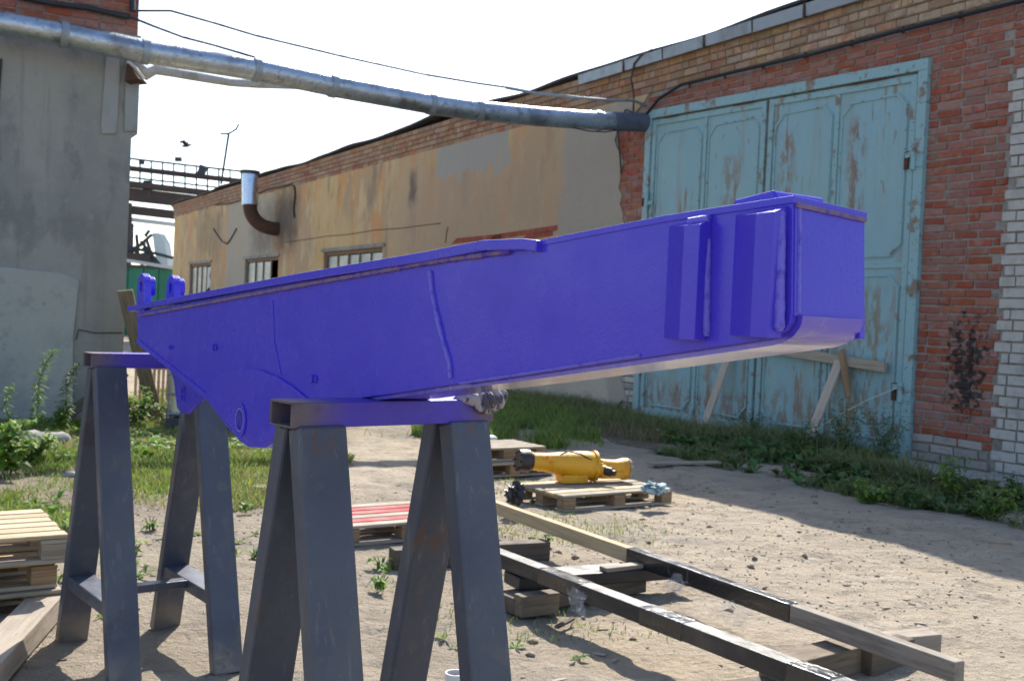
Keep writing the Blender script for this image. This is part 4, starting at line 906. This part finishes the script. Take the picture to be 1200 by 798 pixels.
bearer('lowest black bearer of the pile under the middle of the beams', 590, 716, 745, 690, darkw, .14, .07)
bearer('upper dark bearer of the pile crossing between the two beams', 598, 706, 800, 690, blackb, .16, .055, z=.072)
bearer('brown block wedged in the bearer pile under the black beam', 606, 722, 650, 716, brownw, .07, .09)
bearer('short grey board lying on the bearer pile between the beams', 705, 702, 752, 696, plankw, .06, .02, z=.128)
bearer('grey bearer board near the right end under both beams', 905, 806, 1035, 772, brownw, .13, .10)
bearer('dark offcut beside the right bearer under the timber', 1010, 790, 1060, 775, darkw, .08, .10)
bearer('short grey board sticking out behind the right end of the timber', 1020, 772, 1092, 765, plankw, .10, .09)
bearer('flat dark board lying under the black beam near the bottom edge', 845, 815, 960, 800, darkw, .12, .03)
def sheet(name, label, pts, cat='film', seed=1, amp=.02, m=film):
    """small crumpled film patch spanned between four points"""
    r_ = np.random.default_rng(seed); n = 12; a, b, c, d = [V(p) for p in pts]; vs = []
    for i in range(n+1):
        for j in range(n+1):
            u, v = i/n, j/n; p = a*(1-u)*(1-v) + b*u*(1-v) + c*u*v + d*(1-u)*v
            vs.append(p + V(r_.uniform(-1, 1, 3))*amp*.35 + V((sin(u*9+v*5), cos(u*7-v*11), sin(v*13+u*4)))*amp*.5)
    fs = [(i*(n+1)+j, i*(n+1)+j+1, (i+1)*(n+1)+j+1, (i+1)*(n+1)+j) for i in range(n) for j in range(n)]
    o = MB().add(vs, fs).build(name, m, smooth=40); return tag(o, label, cat)
def on_b(B, x, y, up=0):                       # point on a beam's near face
    t_, p, q, d, s_ = B; return on_plane(x, y, p + s_*((q-p).length*0 + (.072 if B is bA else .048)+.006+up), s_)
sheet('clear_film_scrap', 'scrap of clear film hanging from the near face of the black beam', [on_b(bA, 660, 686), on_b(bA, 690, 695), on_b(bA, 683, 722, .02), on_b(bA, 672, 716, .02)], seed=3)
sheet('clear_film_scrap', 'clear film tuft hanging from the dark middle of the farther timber', [on_b(bB, 782, 668), on_b(bB, 808, 678), on_b(bB, 797, 697, .02), on_b(bB, 784, 694, .02)], seed=5)
a, b, c_, d_ = on_b(bB, 850, 702), on_b(bB, 885, 716), gnd(868, 742), gnd(826, 724)
sheet('clear_film_sheet', 'thin clear film stretched from the farther timber to the sand between the beams', [a, b, c_ + V((0, 0, .015)), d_ + V((0, 0, .015))], seed=7, amp=.015)
# ------------------------------------------------------------------ vegetation and litter
def blades(name, pts, h0, h1, wd_, m, label, seed=0, lean_=.5, cat='grass'):
    r_ = np.random.default_rng(seed); n = len(pts); x, y = pts[:, 0], pts[:, 1]; zz = gheight(x, y) - .006
    h = r_.uniform(h0, h1, n) * r_.uniform(.6, 1, n); an = r_.uniform(0, 2*pi, n); la = r_.uniform(0, 2*pi, n); ln = h * r_.uniform(.1, lean_, n)*1.4
    wx, wy = np.cos(an)*wd_*.5, np.sin(an)*wd_*.5; lx, ly = np.cos(la)*ln, np.sin(la)*ln
    b = np.stack([x, y, zz], -1)
    def lv(t_, k): return b + np.stack([lx*t_**2, ly*t_**2, h*t_ * (1-.18*t_)], -1), np.stack([wx*k, wy*k, wx*0], -1)
    vs = []
    for t_, k in ((0, 1), (.45, .85), (.8, .5), (1, .08)):
        c, o = lv(t_, k); vs += [c-o, c+o]
    v = np.stack(vs, 1).reshape(-1, 3); base = np.arange(n)[:, None]*8
    q_ = np.concatenate([np.stack([base[:, 0]+2*i, base[:, 0]+2*i+1, base[:, 0]+2*i+3, base[:, 0]+2*i+2], -1) for i in range(3)])
    o = np_mesh(name, v, q_, m, kind='stuff'); tag(o, label, cat); return o
def scatter(n, x0, x1, y0, y1, f=2.0, thr=0, seed=0, keep=None):
    r_ = np.random.default_rng(seed); x, y = r_.uniform(x0, x1, n), r_.uniform(y0, y1, n)
    k = fnoise(x, y, f, seed+50) + .5*fnoise(x, y, f*4, seed+51) + r_.normal(0, .35, n) > thr
    if keep is not None: k &= keep(x, y)
    return np.stack([x[k], y[k]], -1)
sO = lambda x, y: ((x-P0.x)*DD.x + (y-P0.y)*DD.y, (x-P0.x)*NN.x + (y-P0.y)*NN.y)
def wall_scatter(n, s0, s1, o0, o1, seed, f=2.0, thr=-.2):
    r_ = np.random.default_rng(seed); s, o = r_.uniform(s0, s1, n), r_.uniform(o0, o1, n)
    x = P0.x + DD.x*s + NN.x*o; y = P0.y + DD.y*s + NN.y*o
    k = fnoise(x, y, f, seed) + r_.normal(0, .4, n) > thr; return np.stack([x[k], y[k]], -1)
infront = lambda x, y: sO(x, y)[1] > .05
lyard = lambda x, y: (x + .35*fnoise(x, y, 1.9, 77) < -1.35 - .16*(y-7)) & (x > -6) & (y + .5*fnoise(x, y, 1.4, 78) > 6.9 - .6*(x < -2.3))
blades('yard_grass', scatter(120000, -5.8, -.9, 5.8, 11.3, 1.6, -.35, 1, lyard), .02, .11, .008, grassm, 'green grass and low weeds growing before the grey building', 2)
blades('yard_grass_dry', scatter(60000, -5.8, -.8, 5.6, 11.4, 1.3, -.1, 3, lyard), .02, .10, .006, dryg, 'dry straw coloured grass mixed into the left yard', 4, .9)
blades('far_yard_grass', scatter(26000, -5.0, 1.0, 10.8, 17, .9, .1, 5, lambda x, y: (sO(x, y)[1] > 1.2)), .05, .16, .010, grassm, 'strip of green grass far behind the boom', 6)
noslab = lambda p: p[~((sO(p[:, 0], p[:, 1])[0] < .62) & (sO(p[:, 0], p[:, 1])[1] < .98))]
blades('verge_grass', noslab(wall_scatter(90000, -1.6, 8, .04, 1.25, 7, 3.0, .5)), .05, .36, .009, mat('olive_verge_grass', (.20, .225, .085), .7, island=.4, hue=.04, trans=.3, spec=.2), 'thick dark green grass bank at the foot of the blue gate', 8)  # verge blades have their own duller olive green
blades('verge_grass_left', scatter(60000, -1.0, 1.25, 10.4, 15.5, 1.6, -.6, 9, lambda x, y: (sO(x, y)[1] > .95) & (x < .75 + .10*(y-11) + .2*np.sin(y*5)) & (y > 10.9 - .25*x + .2*np.sin(x*9))), .08, .28, .011, mat('verge_grass_bright', (.19, .27, .06), .7, island=.4, hue=.04, trans=.35, spec=.2), 'lush grass patch beside the ochre wall behind the glove', 10)
blades('sparse_tufts', scatter(16000, -2.6, 1.0, 4.2, 8.5, 2.6, 1.0, 11), .015, .06, .006, grassm, 'sparse tiny grass tufts on the sandy yard', 12)
blades('straw_litter', scatter(9000, -3, 3.2, 3.4, 8.6, 1.5, .4, 13, infront), .004, .012, .004, dryg, 'dry straw bits scattered on the sand', 14, 4)
def leaves(n, cfun, l0, l1, wr, seed, droop=.3):
    """n folded diamond leaves; cfun(r_) -> (base point, outward direction)"""
    r_ = random.Random(seed); vs = []; fs = []
    for i in range(n):
        b, d = cfun(r_, i/n); d = V(d).normalized(); l = r_.uniform(l0, l1); sd_ = d.cross(V((0, 0, 1)))
        if sd_.length < .1: sd_ = V((1, 0, 0))
        sd_.normalize(); w_ = l*wr; m_ = b + d*l*.45 + V((0, 0, .06*l)); tip = b + d*l - V((0, 0, droop*l)); k = len(vs)
        up_ = V((0, 0, w_*.35)); vs += [b, m_ - sd_*w_ + up_, m_, m_ + sd_*w_ + up_, tip]; fs += [(k, k+1, k+2), (k, k+2, k+3), (k+1, k+4, k+2), (k+2, k+4, k+3)]
    return vs, fs
def tall_weed(label, base, top, nleaf, l, seed, m=leafm, name='tall_weed', group='tall leafy weeds'):
    base, top = V(base), V(top); t = thing(name, label, 'weed', base, 0, group)
    bend = V((0, 0, 0)); pts = [base.lerp(top, k/6) + V((.03*sin(k*1.1), .02*cos(k), 0)) for k in range(7)]
    MB().tube(pts, [.006-.0006*k for k in range(7)], 6).build('stem', stemm, t)
    def cf(r_, u):
        f = (.12 + .88*u); p = base.lerp(top, f) + V((.03*sin(f*6.6), .02*cos(f*6), 0)); a = r_.uniform(0, 2*pi); return p, V((cos(a), sin(a), r_.uniform(.1, .7)))
    vs, fs = leaves(nleaf, cf, l*.6, l, .13, seed); o = MB().add(vs, fs).build('leaves', m, t); o['kind'] = 'stuff'; return t
def bush(label, base, rx, ry, rz_, nleaf, l, seed, m=leafm, wr=.32, name='leafy_weed', group='low leafy weeds'):
    base = V(base); t = thing(name, label, 'weed', base, 0, group)
    r_ = random.Random(seed); tips = []
    mb = MB()
    for k in range(9):
        a = r_.uniform(0, 2*pi); q_ = base + V((cos(a)*rx*r_.uniform(.3, .9), sin(a)*ry*r_.uniform(.3, .9), rz_*r_.uniform(.6, 1))); tips.append(q_); mb.tube([base + V((cos(a)*.02, sin(a)*.02, 0)), base.lerp(q_, .55) + V((0, 0, .04*rz_)), q_], [.004, .003, .002], 5)
    mb.build('stem', stemm, t)
    def cf(r2, u):
        q_ = tips[r2.randrange(9)]; f = r2.uniform(.15, 1); p = base.lerp(q_, f) + V((r2.gauss(0, .12*rx), r2.gauss(0, .12*ry), r2.gauss(0, .06*rz_))); a = r2.uniform(0, 2*pi); return p, V((cos(a), sin(a), r2.uniform(-.1, .6)))
    vs, fs = leaves(nleaf, cf, l*.5, l, wr, seed+1); o = MB().add(vs, fs).build('leaves', m, t); o['kind'] = 'stuff'; return t
b = gnd(32, 512); tp_ = on_plane(60, 412, (b.x, b.y, 0), (0, 1, 0)); tall_weed('tallest weed leaning right in front of the grey wall at far left', b, tp_, 150, .11, 1)
b = gnd(68, 505); tp_ = on_plane(90, 427, (b.x, b.y, 0), (0, 1, 0)); tall_weed('dark tall weed against the grey wall next to the far sawhorse leg', b, tp_, 130, .11, 2, leafd)
b = gnd(12, 520); tp_ = on_plane(10, 452, (b.x, b.y, 0), (0, 1, 0)); tall_weed('small upright weed left of the leaning tall weed', b, tp_, 70, .10, 3)
b = gnd(70, 505); bush('bright round weed at the foot of the wall beside the sawhorse leg', b, .14, .12, .28, 90, .09, 4, wr=.4)
b = gnd(8, 560); bush('broad leaved weed at the left picture edge above the pallets', b, .26, .2, .42, 170, .13, 5, wr=.36)
b = gnd(30, 545); bush('low broad leaved weed right of the edge weed above the pallets', b, .25, .2, .26, 150, .11, 6, wr=.36)
b = gnd(160, 500); bush('yellowish weed growing between the leaning boards and the far sawhorse', b, .26, .2, .42, 190, .10, 7, wr=.4)
b = gnd(193, 497); bush('fresh green weed under the far lug of the boom', b, .12, .1, .25, 60, .12, 8, wr=.25)
b = gnd(145, 470); bush('pale green growth in the gap behind the leaning board', V((b.x, 12.5, 0)), .3, .5, 1.3, 300, .14, 9, wr=.25)
for i, (x, y, h, nm) in enumerate(((803, 500, .55, 'climbing weed against the left column of the blue gate'), (990, 545, .55, 'dense dark weed before the lower right gate panel'), (1035, 548, .5, 'dark weed under the lower gate hinge'), (940, 540, .38, 'low dark weed right of the right prop plank foot'), (880, 520, .32, 'low weed in the bank between the two prop planks'))):
    b = gnd(x, y); bush(nm, (b.x, b.y, gz(b.x, b.y)), .28 if i else .12, .2, h*1.1 if i else .8, 420 if i else 260, .075, 20+i, leafd, .18 if i else .25, group='weeds along the gate')
for i, (x, y, h, nm) in enumerate(((1118, 590, .34, 'tall yellow topped weed in front of the concrete apron'), (1062, 598, .2, 'broad leaved weed at the left end of the apron verge'), (1165, 612, .24, 'lush weed at the right end of the apron verge'), (1195, 600, .26, 'weed at the right picture edge below the white bricks'), (1020, 590, .18, 'low weed left of the concrete apron'))):
    b = gnd(x, y); bush(nm, (b.x, b.y, gz(b.x, b.y)), .2, .16, h, 170, .075, 30+i, leafm if i % 2 == 0 else leafd, .3, group='weeds before the concrete apron')
for i, (x, y, nm) in enumerate(((445, 690, 'small weed beside the dark bearer block behind the legs'), (447, 668, 'small upright weed above the one by the bearer block'), (638, 641, 'lone bright sprout between the two long beams'), (458, 622, 'small weed growing through the red stained pallet'), (155, 650, 'small weed between the far sawhorse legs'), (300, 655, 'tiny weed right of the far sawhorse'), (176, 620, 'little tuft weed behind the far sawhorse'), (492, 715, 'tiny weed framed by the near sawhorse right legs'), (285, 600, 'small weed behind the far sawhorse right leg'))):
    b = gnd(x, y); bush(nm, b, .05, .05, .07, 16, .06, 50+i, leafm, .35, name='small_weed', group='small weeds on the sand')
# rocks
for i, (x, y, r) in enumerate(((44, 520, .16), (66, 518, .13), (85, 560, .07))):
    b = gnd(x, y); tag(lump('rubble_stone', slabm, (b.x, b.y, r*.3), (r, r*.7, r*.42), None, 40+i, .25, .9, 14, 8), ['larger pale rubble stone below the leaning weed', 'smaller pale rubble stone nearer the sawhorse leg', 'small dark stone in the grass by the sawhorse leg'][i], 'stone')
for i, (x0, y0, x1, y1, lab) in enumerate(((268, 557, 302, 562, 'flat pale board half buried in the grass behind the far sawhorse'), (300, 572, 330, 578, 'second half buried board nearer the near sawhorse'), )):
    p, q = gnd(x0, y0), gnd(x1, y1); plank('buried_board', lab, (p.x, p.y, .015), (q.x, q.y, .02), (.02, .10, 0), (0, 0, .02), plankw)
p, q = gnd(652, 738), gnd(672, 728)
plank('small_stick', 'small stick lying in the shadow of the black beam', (p.x, p.y, .012), (q.x, q.y, .014), (.01, .015, 0), (0, 0, .012), darkw, cat='stick')
def pebbles(name, pts, r0, r1, m, label, seed):
    r_ = np.random.default_rng(seed); n = len(pts); oct_ = np.array([[1, 0, 0], [-.5, .87, 0], [-.5, -.87, 0], [0, 0, .8], [0, 0, -.5], [.45, .75, .3]]); F_ = np.array([[0, 5, 3], [5, 1, 3], [1, 2, 3], [2, 0, 3], [5, 0, 4], [1, 5, 4], [2, 1, 4], [0, 2, 4]])
    rr = r0 + (r1-r0) * r_.random(n)**3; an = r_.uniform(0, 2*pi, n); sq = r_.uniform(.5, 1, n)
    v = oct_[None] * (1 + r_.uniform(-.25, .25, (n, 6, 3))); v = v * rr[:, None, None]; v[:, :, 1] *= sq[:, None]; v[:, :, 2] *= .7
    x = v[:, :, 0]*np.cos(an)[:, None] - v[:, :, 1]*np.sin(an)[:, None] + pts[:, 0:1]; y = v[:, :, 0]*np.sin(an)[:, None] + v[:, :, 1]*np.cos(an)[:, None] + pts[:, 1:2]
    zz = v[:, :, 2] + gheight(pts[:, 0], pts[:, 1])[:, None] + rr[:, None]*.15
    o = np_mesh(name, np.stack([x, y, zz], -1).reshape(-1, 3), (F_[None] + np.arange(n)[:, None, None]*6).reshape(-1, 3), m, kind='stuff', tri=True); tag(o, label, 'gravel')
pebbles('pebbles', scatter(16000, -3.2, 4, 3.2, 9.5, 1.2, .1, 21, infront), .002, .012, stonem, 'small pebbles scattered over the sandy yard', 1)
pebbles('clods', scatter(1300, -3.2, 4, 3.2, 9.5, 1.0, .9, 23, infront), .004, .036, mat('earth_clods', (.27, .21, .15), .95, island=.35, pos=True), 'dark earth clods and grit on the yard', 2)
def rosettes(name, pts, l0, l1, m, label, seed):
    """low broad leaved ground weeds: many little leaf tufts as one object"""
    r_ = random.Random(seed); vs = []; fs = []
    for x, y in pts:
        b0 = V((x, y, gz(x, y))); sc_ = r_.uniform(.6, 1.4)
        for k in range(r_.randrange(5, 10)):
            a = r_.uniform(0, 2*pi); e_ = r_.uniform(.15, 1.1); d = V((cos(a), sin(a), e_)).normalized(); l = r_.uniform(l0, l1)*sc_; w_ = l*r_.uniform(.14, .24)
            sd_ = d.cross(V((0, 0, 1))).normalized(); m_ = b0 + d*l*.55 + V((0, 0, .05*l)); tip = b0 + d*l - V((0, 0, .12*l)); i = len(vs); up_ = V((0, 0, w_*.3))
            vs += [b0, m_ - sd_*w_ + up_, m_, m_ + sd_*w_ + up_, tip]; fs += [(i, i+1, i+2), (i, i+2, i+3), (i+1, i+4, i+2), (i+2, i+4, i+3)]
    me = bpy.data.meshes.new(name); me.from_pydata([tuple(p) for p in vs], [], fs); me.materials.append(m)
    o = link(name, me); o['kind'] = 'stuff'; tag(o, label, 'weeds')
rosettes('ground_weeds', scatter(2600, -5.5, -1.0, 5.8, 11.2, 1.2, .1, 61, lyard), .04, .12, leafm, 'low broad leaved weeds mixed into the grass of the left yard', 3)
rosettes('verge_weeds', noslab(wall_scatter(2600, -1.4, 7, .1, 1.4, 63, 1.8, .0)), .06, .19, leafd, 'broad leaved weeds in the shaded verge along the gate', 4)
rosettes('sand_weeds', scatter(420, -2.6, .3, 4.0, 7.5, 2.0, .9, 65), .025, .06, leafm, 'tiny scattered weeds on the open sand', 5)
blades('verge_dry_grass', noslab(wall_scatter(16000, -1.6, 8, .04, 1.6, 71, 2.0, .1)), .05, .30, .007, mat('verge_straw', (.24, .21, .11), .8, island=.3, trans=.2, spec=.2), 'dead brownish stems tangled into the verge grass by the gate', 31, .8)
def chips(name, pts, l0, l1, m, label, seed):
    r_ = random.Random(seed); mb = MB()
    for x, y in pts:
        a = r_.uniform(0, pi); l = r_.uniform(l0, l1); z = gz(x, y) + .003
        mb.box((x, y, z), (l, l*r_.uniform(.12, .4), .004), Matrix.Rotation(a, 3, 'Z') @ Matrix.Rotation(r_.uniform(-.2, .2), 3, 'Y'))
    o = mb.build(name, m); o['kind'] = 'stuff'; tag(o, label, 'litter')
chips('wood_chips', scatter(420, -2.8, 3.2, 3.4, 8.6, 1.1, .5, 81, infront), .012, .06, plankw, 'small wood chips and splinters lying on the sand', 1)
chips('dark_chips', scatter(260, -2.8, 3.4, 3.4, 8.8, 1.4, .5, 83, infront), .01, .05, darkw, 'dark bits of bark and scrap scattered on the yard', 2)

blades('apron_verge_grass', wall_scatter(26000, -2.2, 1.9, .96, 2.0, 91, 2.4, .1), .04, .17, .009, bpy.data.materials['olive_verge_grass'], 'weedy grass growing in front of the concrete apron by the red brick', 33)
rosettes('apron_weeds', wall_scatter(900, -2.2, 1.9, 1.0, 2.0, 93, 2.2, .0), .06, .16, leafd, 'broad leaved weeds spreading in front of the concrete apron', 7)
